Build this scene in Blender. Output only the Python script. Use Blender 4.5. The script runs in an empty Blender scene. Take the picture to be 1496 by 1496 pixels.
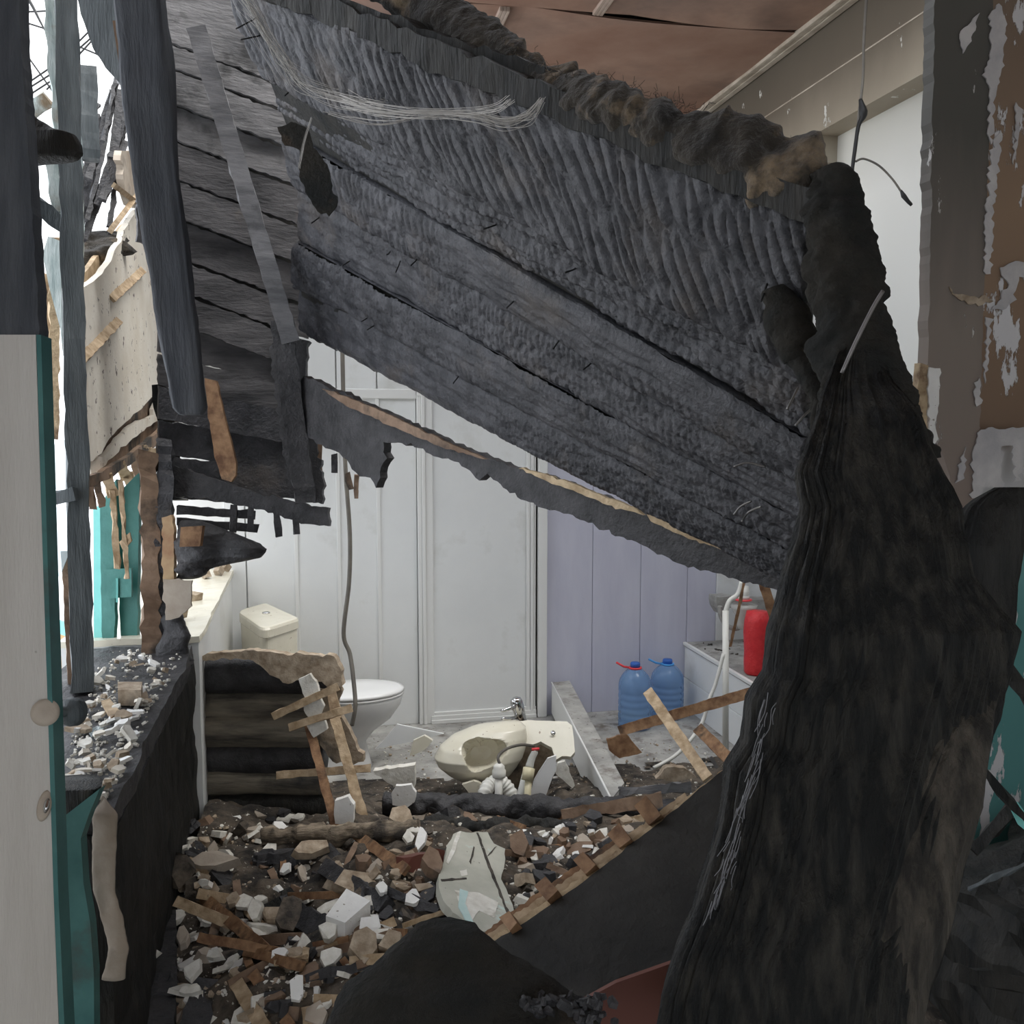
import bpy, bmesh, math, random
import numpy as np
from mathutils import Vector, Matrix
from mathutils.geometry import tessellate_polygon

random.seed(7); rng = np.random.default_rng(7)
scn = bpy.context.scene
COL = scn.collection

# ------------------------------------------------------------------ camera
FPX = 1400.0; S = 1496.0; CX = CY = 748.0
CAMZ = 1.9
PITCH = math.atan((748-612)/FPX)
YAW = math.atan((748-452)/FPX*math.cos(PITCH))
camd = bpy.data.cameras.new('camera'); cam = bpy.data.objects.new('camera', camd)
COL.objects.link(cam); scn.camera = cam
camd.sensor_width = 36; camd.sensor_fit = 'HORIZONTAL'; camd.lens = 36*FPX/S
camd.clip_start = 0.02; camd.clip_end = 300
cam.location = (0, 0, CAMZ)
cam.rotation_euler = (math.pi/2-PITCH, 0, -YAW)
Rm = Matrix.Rotation(-YAW, 3, 'Z') @ Matrix.Rotation(math.pi/2-PITCH, 3, 'X')
CAM = Vector((0, 0, CAMZ))

# ------------------------------------------------------------------ world, sun, exposure
wd = bpy.data.worlds.new('World'); scn.world = wd; wd.use_nodes = True
wn = wd.node_tree; wn.nodes.clear()
wo = wn.nodes.new('ShaderNodeOutputWorld'); wb = wn.nodes.new('ShaderNodeBackground')
tc = wn.nodes.new('ShaderNodeTexCoord'); nz = wn.nodes.new('ShaderNodeTexNoise'); rp = wn.nodes.new('ShaderNodeValToRGB')
nz.inputs['Scale'].default_value = 1.4; nz.inputs['Detail'].default_value = 3
rp.color_ramp.elements[0].position = .3; rp.color_ramp.elements[0].color = (.80, .88, 1, 1)
rp.color_ramp.elements[1].position = .7; rp.color_ramp.elements[1].color = (1, 1, 1, 1)
wn.links.new(tc.outputs['Generated'], nz.inputs['Vector']); wn.links.new(nz.outputs['Fac'], rp.inputs['Fac'])
wn.links.new(rp.outputs['Color'], wb.inputs['Color']); wb.inputs['Strength'].default_value = 1.45
wn.links.new(wb.outputs['Background'], wo.inputs['Surface'])
sd = bpy.data.lights.new('sun', 'SUN'); sd.energy = 2.2; sd.angle = math.radians(40); sd.color = (1, .97, .92)
sun = bpy.data.objects.new('sun', sd); COL.objects.link(sun)
sun.rotation_euler = Vector((-0.42, 0.22, -1.0)).to_track_quat('-Z', 'Y').to_euler()
scn.view_settings.view_transform = 'Standard'; scn.view_settings.look = 'None'
scn.view_settings.gamma = 1; scn.view_settings.use_curve_mapping = False
scn.view_settings.exposure = 0.95

# ------------------------------------------------------------------ geometry helpers
def ray(px, py): return Rm @ Vector(((px-CX)/FPX, -(py-CY)/FPX, -1.0))
def W(px, py, d): return CAM + ray(px, py)*d
def WX(px, py, X): r = ray(px, py); return CAM + r*(X/r.x)
def WY(px, py, Y): r = ray(px, py); return CAM + r*(Y/r.y)
def WZ(px, py, Z): r = ray(px, py); return CAM + r*((Z-CAMZ)/r.z)
RT = Rm.transposed()
def proj(p):
    c = RT @ (Vector(p)-CAM); return (CX+FPX*c.x/-c.z, CY-FPX*c.y/-c.z, -c.z)

def hash_(ix, iy, iz, k=0):
    n = (ix.astype(np.int64)*73856093) ^ (iy.astype(np.int64)*19349663) ^ (iz.astype(np.int64)*83492791) ^ (k*2654435761)
    n = (n ^ (n >> 13))*1274126177 & 0x7fffffff
    n = (n ^ (n >> 15))*668265263 & 0x7fffffff
    return (n & 0xffff)/65535.0
def vnoise(P):
    P = np.asarray(P, float); I = np.floor(P); F = P-I; F = F*F*(3-2*F)
    out = 0
    for a in (0, 1):
        for b in (0, 1):
            for c in (0, 1):
                w = (F[..., 0] if a else 1-F[..., 0])*(F[..., 1] if b else 1-F[..., 1])*(F[..., 2] if c else 1-F[..., 2])
                out = out + w*hash_(I[..., 0]+a, I[..., 1]+b, I[..., 2]+c)
    return out*2-1
def fbm(P, o=4):
    P = np.asarray(P, float); s = 0; a = 1
    for i in range(o): s = s+a*vnoise(P*(2**i)+i*17.3); a *= .5
    return s
def worley(x, y, k=0):
    ix = np.floor(x); iy = np.floor(y); d1 = np.full(x.shape, 9.); d2 = np.full(x.shape, 9.); z = np.zeros_like(ix)
    for a in (-1, 0, 1):
        for b in (-1, 0, 1):
            cx = ix+a; cy = iy+b
            px = cx+.15+.7*hash_(cx, cy, z, k+1); py = cy+.1+.8*hash_(cx, cy, z, k+2)
            d = np.hypot(px-x, py-y)
            d2 = np.where(d < d1, d1, np.minimum(d2, d)); d1 = np.minimum(d1, d)
    return d1, d2

WL = {}
def tag(o, label=None, cat=None, group=None, kind=None):
    if label: o['label'] = label
    if cat: o['category'] = cat
    if group: o['group'] = group
    if kind: o['kind'] = kind
    return o
def empty(name, loc, label=None, cat=None, group=None, kind=None):
    o = bpy.data.objects.new(name, None); COL.objects.link(o); o.location = loc; o.empty_display_size = .1
    WL[o.name] = Vector(loc); return tag(o, label, cat, group, kind)
def obj(name, V, F, m, parent=None, smooth=False):
    V = [Vector(v) for v in V] if not isinstance(V, np.ndarray) else V
    A = np.array([tuple(v) for v in V]) if not isinstance(V, np.ndarray) else V.astype(float)
    if parent is not None: org = np.array(WL[parent.name])
    else: org = np.array([A[:, 0].mean(), A[:, 1].mean(), A[:, 2].min()])
    me = bpy.data.meshes.new(name); me.from_pydata((A-org).tolist(), [], [tuple(int(i) for i in f) for f in F])
    me.validate(); me.update()
    bm = bmesh.new(); bm.from_mesh(me); bmesh.ops.recalc_face_normals(bm, faces=bm.faces); bm.to_mesh(me); bm.free()
    if smooth: me.polygons.foreach_set('use_smooth', [True]*len(me.polygons))
    me.materials.append(m)
    o = bpy.data.objects.new(name, me); COL.objects.link(o)
    if parent is not None: o.parent = parent
    else: o.location = org
    WL[o.name] = Vector(org)
    return o

def gbox(x0, x1, y0, y1, z0, z1):
    V = [(x, y, z) for z in (z0, z1) for y in (y0, y1) for x in (x0, x1)]
    F = [(0, 2, 3, 1), (4, 5, 7, 6), (0, 1, 5, 4), (2, 6, 7, 3), (0, 4, 6, 2), (1, 3, 7, 5)]
    return V, F
def join(*gs):
    V = []; F = []
    for v, f in gs:
        k = len(V); V += [tuple(q) for q in v]; F += [tuple(i+k for i in g) for g in f]
    return V, F
def bx(name, x0, x1, y0, y1, z0, z1, m, parent=None, bev=0):
    V, F = gbox(min(x0, x1), max(x0, x1), min(y0, y1), max(y0, y1), min(z0, z1), max(z0, z1))
    o = obj(name, V, F, m, parent)
    if bev: bevel(o, bev)
    return o
def bevel(o, w, seg=2):
    b = o.modifiers.new('bevel', 'BEVEL'); b.width = w; b.segments = seg; b.limit_method = 'ANGLE'
def loft(R, cap=True):
    """rings: array (n,m,3) closed in m"""
    R = np.asarray(R); n, m, _ = R.shape
    V = R.reshape(-1, 3).tolist(); F = []
    for i in range(n-1):
        for j in range(m):
            k = (j+1) % m; F.append((i*m+j, i*m+k, (i+1)*m+k, (i+1)*m+j))
    if cap: F.append(tuple(range(m))[::-1]); F.append(tuple((n-1)*m+j for j in range(m)))
    return V, F
def gtube(pts, r, seg=8, cap=True):
    pts = [Vector(p) for p in pts]; n = len(pts); rr = r if hasattr(r, '__len__') else [r]*n
    rings = []; up = Vector((0, 0, 1))
    side = None
    for i, p in enumerate(pts):
        t = (pts[min(i+1, n-1)]-pts[max(i-1, 0)]).normalized()
        if side is None:
            side = t.cross(up)
            if side.length < .05: side = t.cross(Vector((1, 0, 0)))
            side.normalize()
        side = (side-t*side.dot(t)).normalized(); o = t.cross(side)
        rings.append([tuple(p+(side*math.cos(a)+o*math.sin(a))*rr[i]) for a in [2*math.pi*j/seg for j in range(seg)]])
    return loft(rings, cap)
def tube(name, pts, r, m, parent=None, seg=8): V, F = gtube(pts, r, seg); return obj(name, V, F, m, parent, True)
def smooth_path(pts, n=8):
    P = [Vector(p) for p in pts]; out = []
    for i in range(len(P)-1):
        a = P[max(i-1, 0)]; b = P[i]; c = P[i+1]; d = P[min(i+2, len(P)-1)]
        for k in range(n):
            t = k/n; out.append(.5*((2*b)+(c-a)*t+(2*a-5*b+4*c-d)*t*t+(3*b-a-3*c+d)*t**3))
    out.append(P[-1]); return out
def glathe(prof, c, axis=Vector((0, 0, 1)), seg=28, sx=1, sy=1):
    axis = Vector(axis).normalized(); q = Vector((0, 0, 1)).rotation_difference(axis); c = Vector(c)
    rings = [[tuple(c+q @ Vector((r*sx*math.cos(2*math.pi*j/seg), r*sy*math.sin(2*math.pi*j/seg), z))) for j in range(seg)] for r, z in prof]
    return loft(rings)
def lathe(name, prof, c, m, parent=None, axis=(0, 0, 1), seg=28, sx=1, sy=1):
    V, F = glathe(prof, c, axis, seg, sx, sy); return obj(name, V, F, m, parent, True)

def gbar(p0, p1, w, t, rough=0., seg=None, face=None, taper=1., seed=0, bow=0.):
    """beam from p0 to p1; w is the width across the view, t the thickness along it"""
    p0 = Vector(p0); p1 = Vector(p1); D = p1-p0; L = D.length; D.normalize()
    view = Vector(face) if face is not None else ((p0+p1)/2-CAM)
    side = D.cross(view).normalized(); nrm = side.cross(D).normalized()
    if nrm.dot(view) < 0: nrm = -nrm
    if seg is None: seg = max(1, min(40, int(L/.03))) if rough else 1
    r = np.random.default_rng(seed+int(abs(p0.x*997+p0.z*131+p1.x*71)*10) % 100000)
    rings = []
    for i in range(seg+1):
        a = i/seg; c = p0.lerp(p1, a)+nrm*bow*math.sin(a*math.pi); ww = w/2*(1+(taper-1)*a)
        ring = []
        for sx, sy in ((-1, 0), (1, 0), (1, 1), (-1, 1)):
            jw = ww*sx+r.normal(0, rough); jt = t*sy+r.normal(0, rough*.6)
            ring.append(tuple(c+side*jw+nrm*jt+D*(r.normal(0, rough) if i in (0, seg) else 0)))
        rings.append(ring)
    return loft(rings)
def bar(name, p0, p1, w, t, m, parent=None, **k):
    V, F = gbar(p0, p1, w, t, **k); return obj(name, V, F, m, parent)
def pbar(name, a, b, wpx, t, m, parent=None, **k):
    d = (a[2]+b[2])/2; return bar(name, W(*a), W(*b), wpx*d/FPX, t, m, parent, **k)

def dens(pts, step, jag, seed, closed=True):
    r = np.random.default_rng(seed); out = []; n = len(pts)
    for i in range(n if closed else n-1):
        a = np.array(pts[i], float); b = np.array(pts[(i+1) % n], float); L = np.linalg.norm(b-a); k = max(1, int(L/step))
        nn = np.array([-(b-a)[1], (b-a)[0]])/max(L, 1e-6)
        for j in range(k): out.append(a+(b-a)*j/k+(nn*r.normal(0, jag) if jag else 0))
    if not closed: out.append(np.array(pts[-1], float))
    return out
def planefn(spec):
    if spec[0] == 'd': return lambda x, y: W(x, y, spec[1])
    if spec[0] == 'X': return lambda x, y: WX(x, y, spec[1])
    if spec[0] == 'Y': return lambda x, y: WY(x, y, spec[1])
    if spec[0] == 'Z': return lambda x, y: WZ(x, y, spec[1])
    a, b, c = [W(*q) for q in spec]; n = (b-a).cross(c-a).normalized()
    def f(x, y):
        r = ray(x, y); return CAM+r*((a-CAM).dot(n)/r.dot(n))
    return f
def gplate(outline, spec, thick, jag=0, step=10, seed=1):
    f = planefn(spec); pts = dens(outline, step, jag, seed) if jag else [np.array(p, float) for p in outline]
    P = [f(p[0], p[1]) for p in pts]; n = Vector((0, 0, 0))
    for i in range(len(P)): n += (P[i]-P[0]).cross(P[(i+1) % len(P)]-P[0])
    n.normalize(); c = sum(P, Vector((0, 0, 0)))/len(P)
    if n.dot(c-CAM) < 0: n = -n
    Q = [p+n*thick for p in P]; N = len(P)
    tri = tessellate_polygon([[Vector((p[0], p[1], 0)) for p in pts]])
    V = [tuple(p) for p in P]+[tuple(p) for p in Q]
    F = [tuple(t) for t in tri]+[tuple(i+N for i in t[::-1]) for t in tri]+[(i, i+N, (i+1) % N+N, (i+1) % N) for i in range(N)]
    return V, F
def plate(name, outline, spec, thick, m, parent=None, **k):
    V, F = gplate(outline, spec, thick, **k); return obj(name, V, F, m, parent)

def gsilo(rows, dr, n=120, m=40, amp=.01, freq=(6, 6, 6), power=2.6, seed=0, groove=0., gfreq=60):
    """solid timber or mound following rows of (pixel y, left x, right x, depth); dr = depth/width ratio"""
    rows = np.array(rows, float); ys = np.linspace(rows[0, 0], rows[-1, 0], n)
    xl = np.interp(ys, rows[:, 0], rows[:, 1]); xr = np.interp(ys, rows[:, 0], rows[:, 2]); dd = np.interp(ys, rows[:, 0], rows[:, 3])
    th = np.linspace(0, 2*math.pi, m, endpoint=False)
    cs = np.sign(np.cos(th))*np.abs(np.cos(th))**(2/power); sn = np.sign(np.sin(th))*np.abs(np.sin(th))**(2/power)
    R = np.zeros((n, m, 3)); N = np.zeros((n, m, 3)); fw = np.array(Rm @ Vector((0, 0, -1)))
    for i in range(n):
        c = np.array(W((xl[i]+xr[i])/2, ys[i], dd[i])); e = np.array(W(xr[i], ys[i], dd[i])); s = e-c; hw = np.linalg.norm(s); s /= hw
        R[i] = c+np.outer(cs, s)*hw+np.outer(sn, fw)*hw*dr
        N[i] = np.outer(np.cos(th), s)+np.outer(np.sin(th), fw)
    Q = R*np.array(freq)+seed*3.7
    dsp = amp*fbm(Q, 5)
    if groove:
        i = np.linspace(0, 1, n)[:, None]; t = th[None, :]/(2*math.pi)
        g = vnoise(np.stack([np.cos(th)[None, :]*gfreq/6+0*i, np.sin(th)[None, :]*gfreq/6+0*i, i*1.6+0*t], -1))
        dsp = dsp-groove*np.abs(g)**.6+groove*.4
    return loft(R+N*dsp[..., None])
def silo(name, rows, dr, m_, parent=None, **k):
    V, F = gsilo(rows, dr, **k); return obj(name, V, F, m_, parent, True)

def gchunk(c, sx, sy, sz, r, rot=None):
    """flat broken piece: irregular outline extruded, uneven faces"""
    k = int(r.integers(5, 8)); a0 = r.uniform(0, 6.28); ang = np.sort(a0+np.arange(k)*2*math.pi/k+r.uniform(-.35, .35, k))
    rad = r.uniform(.65, 1.1, k); V = []
    for zz in (-.5, .5):
        sh = r.uniform(.85, 1.) if zz > 0 else 1
        for j in range(k): V.append(Vector((math.cos(ang[j])*rad[j]*sx/2*sh, math.sin(ang[j])*rad[j]*sy/2*sh, zz*sz*(1+r.uniform(-.3, .3)))))
    M = rot if rot is not None else (Matrix.Rotation(r.uniform(0, 6.28), 3, 'Z') @ Matrix.Rotation(r.normal(0, .35), 3, 'X') @ Matrix.Rotation(r.normal(0, .35), 3, 'Y'))
    V = [tuple(M @ v+Vector(c)) for v in V]
    F = [tuple(range(k))[::-1], tuple(range(k, 2*k))]+[(j, (j+1) % k, (j+1) % k+k, j+k) for j in range(k)]
    return V, F

# ------------------------------------------------------------------ materials
def mat(name, c1, c2=None, rough=.7, scale=6., stretch=(1, 1, 1), bump=.0, bscale=40., bstretch=None, lo=.35, hi=.65,
        dirt=None, dscale=3., dlo=.55, dhi=.7, spec=.4, metal=0., trans=0., alpha=1., sheen=0., detail=6., speck=None, sscale=60, slo=.68):
    m = bpy.data.materials.new(name); m.use_nodes = True; nt = m.node_tree; N = nt.nodes; Lk = nt.links
    b = N['Principled BSDF']; b.inputs['Roughness'].default_value = rough; b.inputs['Metallic'].default_value = metal
    b.inputs['Specular IOR Level'].default_value = spec; b.inputs['Transmission Weight'].default_value = trans
    b.inputs['Sheen Weight'].default_value = sheen
    t = N.new('ShaderNodeTexCoord')
    def mp(st):
        q = N.new('ShaderNodeMapping'); q.inputs['Scale'].default_value = st; Lk.new(t.outputs['Object'], q.inputs['Vector']); return q.outputs[0]
    def noise(vec, sc, det=6.):
        q = N.new('ShaderNodeTexNoise'); q.inputs['Scale'].default_value = sc; q.inputs['Detail'].default_value = det; q.inputs['Roughness'].default_value = .6
        Lk.new(vec, q.inputs['Vector']); return q.outputs['Fac']
    def ramp(v, a, bb, ca, cb):
        q = N.new('ShaderNodeValToRGB'); q.color_ramp.elements[0].position = a; q.color_ramp.elements[1].position = bb
        q.color_ramp.elements[0].color = (*ca, 1); q.color_ramp.elements[1].color = (*cb, 1); Lk.new(v, q.inputs['Fac']); return q.outputs['Color']
    def mix(fac, a, bb):
        q = N.new('ShaderNodeMix'); q.data_type = 'RGBA'
        Lk.new(fac, q.inputs[0])
        if isinstance(a, tuple): q.inputs[6].default_value = (*a, 1)
        else: Lk.new(a, q.inputs[6])
        if isinstance(bb, tuple): q.inputs[7].default_value = (*bb, 1)
        else: Lk.new(bb, q.inputs[7])
        return q.outputs[2]
    c2 = c2 or c1
    v = mp(stretch); colr = ramp(noise(v, scale, detail), lo, hi, c1, c2)
    if dirt: colr = mix(ramp(noise(mp((1, 1, 1)), dscale, 8), dlo, dhi, (0, 0, 0), (1, 1, 1)), colr, dirt)
    if speck: colr = mix(ramp(noise(mp((1, 1, 1)), sscale, 3), slo, slo+.03, (0, 0, 0), (1, 1, 1)), colr, speck)
    Lk.new(colr, b.inputs['Base Color'])
    if bump:
        q = N.new('ShaderNodeBump'); q.inputs['Strength'].default_value = bump; q.inputs['Distance'].default_value = .01
        Lk.new(noise(mp(bstretch or stretch), bscale, 6), q.inputs['Height']); Lk.new(q.outputs[0], b.inputs['Normal'])
    m['b'] = 1
    return m

M = {}
M['char'] = mat('charred_wood', (.018, .018, .020), (.055, .053, .056), rough=.52, scale=14, bump=.8, bscale=60, spec=.5, speck=(.22, .2, .18), sscale=90, slo=.72)
M['chars'] = mat('charred_boards_sooty', (.022, .023, .028), (.072, .072, .080), rough=.48, scale=14, bump=.8, bscale=70, spec=.5, dirt=(.10, .085, .075), dscale=4, dlo=.55, dhi=.75, speck=(.2,.18,.17), sscale=110, slo=.73)
M['chark'] = mat('deep_charred_timber', (.008, .009, .009), (.032, .030, .026), rough=.62, scale=5, stretch=(3, 3, .45), bump=.9, bscale=26, bstretch=(3, 3, .4), spec=.3)
M['charp'] = mat('scorched_post', (.006, .007, .007), (.05, .046, .038), rough=.6, scale=5, stretch=(9, 9, .4), bump=1., bscale=26, bstretch=(8, 8, .35), spec=.35, lo=.44, hi=.72, dirt=(.10, .09, .07), dscale=1.6, dlo=.56, dhi=.8)
M['greyw'] = mat('smoke_greyed_board', (.10, .10, .105), (.27, .265, .27), rough=.7, scale=5, stretch=(.6, .6, 2.5), bump=.5, bscale=30, dirt=(.03, .03, .03), dscale=5)
M['lath'] = mat('pale_lath_wood', (.30, .21, .12), (.55, .42, .28), rough=.75, scale=22, bump=.3, bscale=60, dirt=(.10, .055, .03), dscale=4, dlo=.58, dhi=.72)
M['lathb'] = mat('scorched_lath_wood', (.12, .055, .025), (.36, .21, .11), rough=.7, scale=16, bump=.3, bscale=60, dirt=(.025, .018, .014), dscale=9)
M['brownw'] = mat('brown_old_wood', (.13, .08, .05), (.28, .19, .13), rough=.75, scale=6, bump=.5, bscale=30, dirt=(.03, .025, .02), dscale=4, dlo=.5, dhi=.62)
M['rawedge'] = mat('split_wood_edge', (.40, .29, .17), (.62, .48, .31), rough=.8, scale=20, bump=.6, bscale=80, dirt=(.12, .06, .03), dscale=8)
M['plas'] = mat('old_plaster', (.60, .57, .50), (.80, .78, .72), rough=.85, scale=22, bump=.3, bscale=70, dirt=(.28, .24, .18), dscale=14, dlo=.58, dhi=.75)
M['plasw'] = mat('white_plaster', (.74, .73, .70), (.84, .83, .80), rough=.85, scale=10, bump=.2, bscale=60, speck=(.3, .27, .22), sscale=50, slo=.66)
M['plasb'] = mat('tan_clay_plaster', (.25, .19, .13), (.50, .41, .31), rough=.9, scale=22, bump=.5, bscale=40, dirt=(.08, .07, .06), dscale=5)
M['plasg'] = mat('grey_green_plaster', (.40, .40, .34), (.52, .51, .44), rough=.85, scale=6, bump=.3, bscale=40, speck=(.12, .11, .09), sscale=35, slo=.69, dirt=(.55, .66, .62), dscale=3.2, dlo=.62, dhi=.66)
M['wallpl'] = mat('mouldy_white_plaster', (.70, .64, .54), (.84, .80, .72), rough=.85, scale=3, bump=.4, bscale=25, speck=(.16, .13, .11), sscale=24, slo=.645, dirt=(.50, .42, .32), dscale=3, dlo=.55, dhi=.8)
M['soil'] = mat('sooty_rubble', (.018, .017, .016), (.10, .085, .07), rough=.95, scale=14, bump=1., bscale=50, speck=(.45, .42, .36), sscale=70, slo=.70)
M['white'] = mat('white_wall_panel', (.74, .75, .745), (.79, .80, .79), rough=.45, scale=2, spec=.4, bump=.05, bscale=60, dirt=(.60, .60, .57), dscale=2.)
M['whitet'] = mat('white_gloss_trim', (.76, .76, .74), rough=.4)
M['lilac'] = mat('lilac_wall_panel', (.54, .54, .64), (.60, .60, .69), rough=.5, scale=8, stretch=(1, 1, .2), bump=.08, bscale=40)
M['cool'] = mat('dusty_concrete', (.26, .255, .24), (.46, .45, .42), rough=.9, scale=6, bump=.4, bscale=40, dirt=(.16, .14, .12), dscale=7, speck=(.08, .06, .05), sscale=45, slo=.66)
M['porc'] = mat('white_porcelain', (.80, .80, .79), rough=.12, spec=.6)
M['porcy'] = mat('cream_porcelain', (.68, .64, .52), (.74, .70, .58), rough=.25, spec=.5, speck=(.35, .27, .2), sscale=40, slo=.68)
M['chrome'] = mat('chrome', (.6, .6, .6), rough=.12, metal=1)
M['steel'] = mat('sooty_nail_steel', (.14, .13, .13), (.3, .29, .28), rough=.4, metal=.8)
M['nail'] = mat('black_nail', (.03, .03, .03), rough=.5, metal=.5)
M['pvc'] = mat('white_plastic_pipe', (.72, .71, .66), rough=.35)
M['pvcy'] = mat('yellowed_plastic', (.60, .54, .36), rough=.4)
M['cable'] = mat('grey_brown_cable', (.10, .09, .08), (.17, .155, .13), rough=.6)
M['red'] = mat('red_plastic', (.55, .012, .02), (.66, .03, .035), rough=.35, scale=30, bump=.5, bscale=90, spec=.5)
M['redcap'] = mat('red_cap', (.75, .06, .07), rough=.4)
M['bluecap'] = mat('blue_cap', (.03, .12, .45), rough=.4)
M['blueh'] = mat('light_blue_handle', (.08, .35, .75), rough=.4)
M['teal'] = mat('teal_paint', (.04, .17, .15), (.07, .24, .21), rough=.5, scale=6, bump=.3, bscale=30, dirt=(.10, .09, .06), dscale=4, dlo=.55, dhi=.62)
M['fibre2'] = mat('dull_silver_fibre', (.16, .16, .17), rough=.5)
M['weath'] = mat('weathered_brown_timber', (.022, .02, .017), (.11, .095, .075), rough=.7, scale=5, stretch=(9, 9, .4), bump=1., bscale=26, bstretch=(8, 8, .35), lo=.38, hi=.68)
M['beamt'] = mat('scorched_tan_timber', (.07, .055, .04), (.36, .29, .21), rough=.85, scale=6, stretch=(1, 5, 8), bump=.7, bscale=30, dirt=(.03, .025, .02), dscale=6, dlo=.5, dhi=.62)
M['soot'] = mat('sooty_clay', (.04, .035, .03), (.16, .13, .10), rough=.9, scale=22, bump=.5, bscale=50)
M['teall2'] = mat('faded_blue_patch', (.45, .62, .60), (.55, .68, .66), rough=.8, scale=20)
M['flake'] = mat('pale_peeling_paint', (.42, .41, .42), (.60, .58, .57), rough=.7, scale=9, bump=.3, bscale=40)
M['teald'] = mat('dull_teal_paint', (.04, .13, .125), (.07, .19, .18), rough=.5, scale=8, dirt=(.06, .06, .05), dscale=5)
M['post'] = mat('haze_tinted_charred_post', (.04, .045, .055), (.085, .09, .10), rough=.65, scale=5, stretch=(4, 4, .5), bump=.5, bscale=30, bstretch=(4, 4, .5))  # pale blue-grey puts the haze over post and upper door into the colour
M['greym'] = mat('sooty_grey_board', (.035, .035, .038), (.13, .125, .13), rough=.7, scale=4, stretch=(.8, .8, 3), bump=.5, bscale=30, dirt=(.2, .17, .15), dscale=3, dlo=.6, dhi=.75)
M['teall'] = mat('light_teal_paint', (.20, .62, .58), (.28, .70, .66), rough=.5, scale=6)
M['framed'] = mat('dark_painted_frame', (.05, .06, .065), (.11, .125, .13), rough=.6, scale=6, stretch=(4, 4, .4), bump=.4, bscale=30)
M['framel'] = mat('flaking_pale_frame', (.26, .32, .31), (.50, .55, .53), rough=.7, scale=12, stretch=(3, 3, .6), bump=.4, bscale=30, dirt=(.22, .16, .10), dscale=6)
M['door'] = mat('grey_white_door_paint', (.46, .43, .39), (.54, .51, .47), rough=.5, scale=3, stretch=(4, 4, .3), bump=.25, bscale=26, bstretch=(8, 8, .5), speck=(.06, .05, .04), sscale=16, slo=.73)
M['ceil'] = mat('smoked_ceiling_board', (.20, .10, .066), (.38, .25, .185), rough=.6, scale=1.0, lo=.3, hi=.7, dirt=(.07, .05, .045), dscale=.8, dlo=.48, dhi=.75)
M['batten'] = mat('ceiling_batten', (.30, .22, .17), (.42, .33, .27), rough=.6, scale=6)
M['trimw'] = mat('cornice_trim', (.36, .30, .23), (.56, .49, .40), rough=.6, scale=5)
M['insul'] = mat('burnt_insulation', (.016, .014, .012), (.05, .04, .028), rough=1, scale=6, bump=1., bscale=70, dirt=(.26, .19, .12), dscale=7, dlo=.54, dhi=.68, sheen=.15)
M['insuk'] = mat('black_burnt_insulation', (.010, .011, .010), (.028, .024, .018), rough=1, scale=7, bump=1., bscale=60, dirt=(.12, .08, .05), dscale=6, dlo=.58, dhi=.74)
M['fibre'] = mat('grey_glass_fibre', (.36, .34, .31), rough=.6)
M['redp'] = mat('dark_red_hardboard', (.11, .035, .022), (.15, .05, .035), rough=.6, scale=2)
M['pipered'] = mat('pink_brown_pipe', (.42, .22, .17), rough=.5)
M['orange'] = mat('varnished_wood', (.52, .33, .16), (.60, .40, .2), rough=.5, stretch=(4, 4, .5))
M['paper'] = mat('peeled_wallpaper', (.34, .28, .22), (.50, .44, .37), rough=.8, scale=6, bump=.3, bscale=20, dirt=(.1, .09, .08), dscale=5)
M['burntpaper'] = mat('scorched_cardboard', (.30, .16, .09), (.60, .47, .27), rough=.8, scale=4, dirt=(.2, .12, .09), dscale=4)
M['dark'] = mat('sooty_wall', (.018, .018, .017), (.05, .047, .042), rough=.8, scale=3, bump=.6, bscale=25)

# see-through materials
def glassy(name, colr, rough=.08, mixf=.5, tint=(1, 1, 1)):
    m = bpy.data.materials.new(name); m.use_nodes = True; nt = m.node_tree; N = nt.nodes; L = nt.links
    b = N['Principled BSDF']; b.inputs['Base Color'].default_value = (*colr, 1); b.inputs['Roughness'].default_value = rough
    tr = N.new('ShaderNodeBsdfTransparent'); tr.inputs[0].default_value = (*tint, 1); mx = N.new('ShaderNodeMixShader'); mx.inputs[0].default_value = mixf
    L.new(tr.outputs[0], mx.inputs[1]); L.new(b.outputs[0], mx.inputs[2]); L.new(mx.outputs[0], N['Material Output'].inputs['Surface'])
    return m
M['blue'] = glassy('blue_clear_plastic', (.22, .38, .62), .15, .45, (.72, .84, .97))
M['clear'] = glassy('cloudy_clear_plastic', (.62, .62, .58), .2, .55, (.95, .95, .93))
M['glass'] = glassy('broken_window_glass', (.62, .70, .72), .1, .35, (.93, .97, .97))

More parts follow.
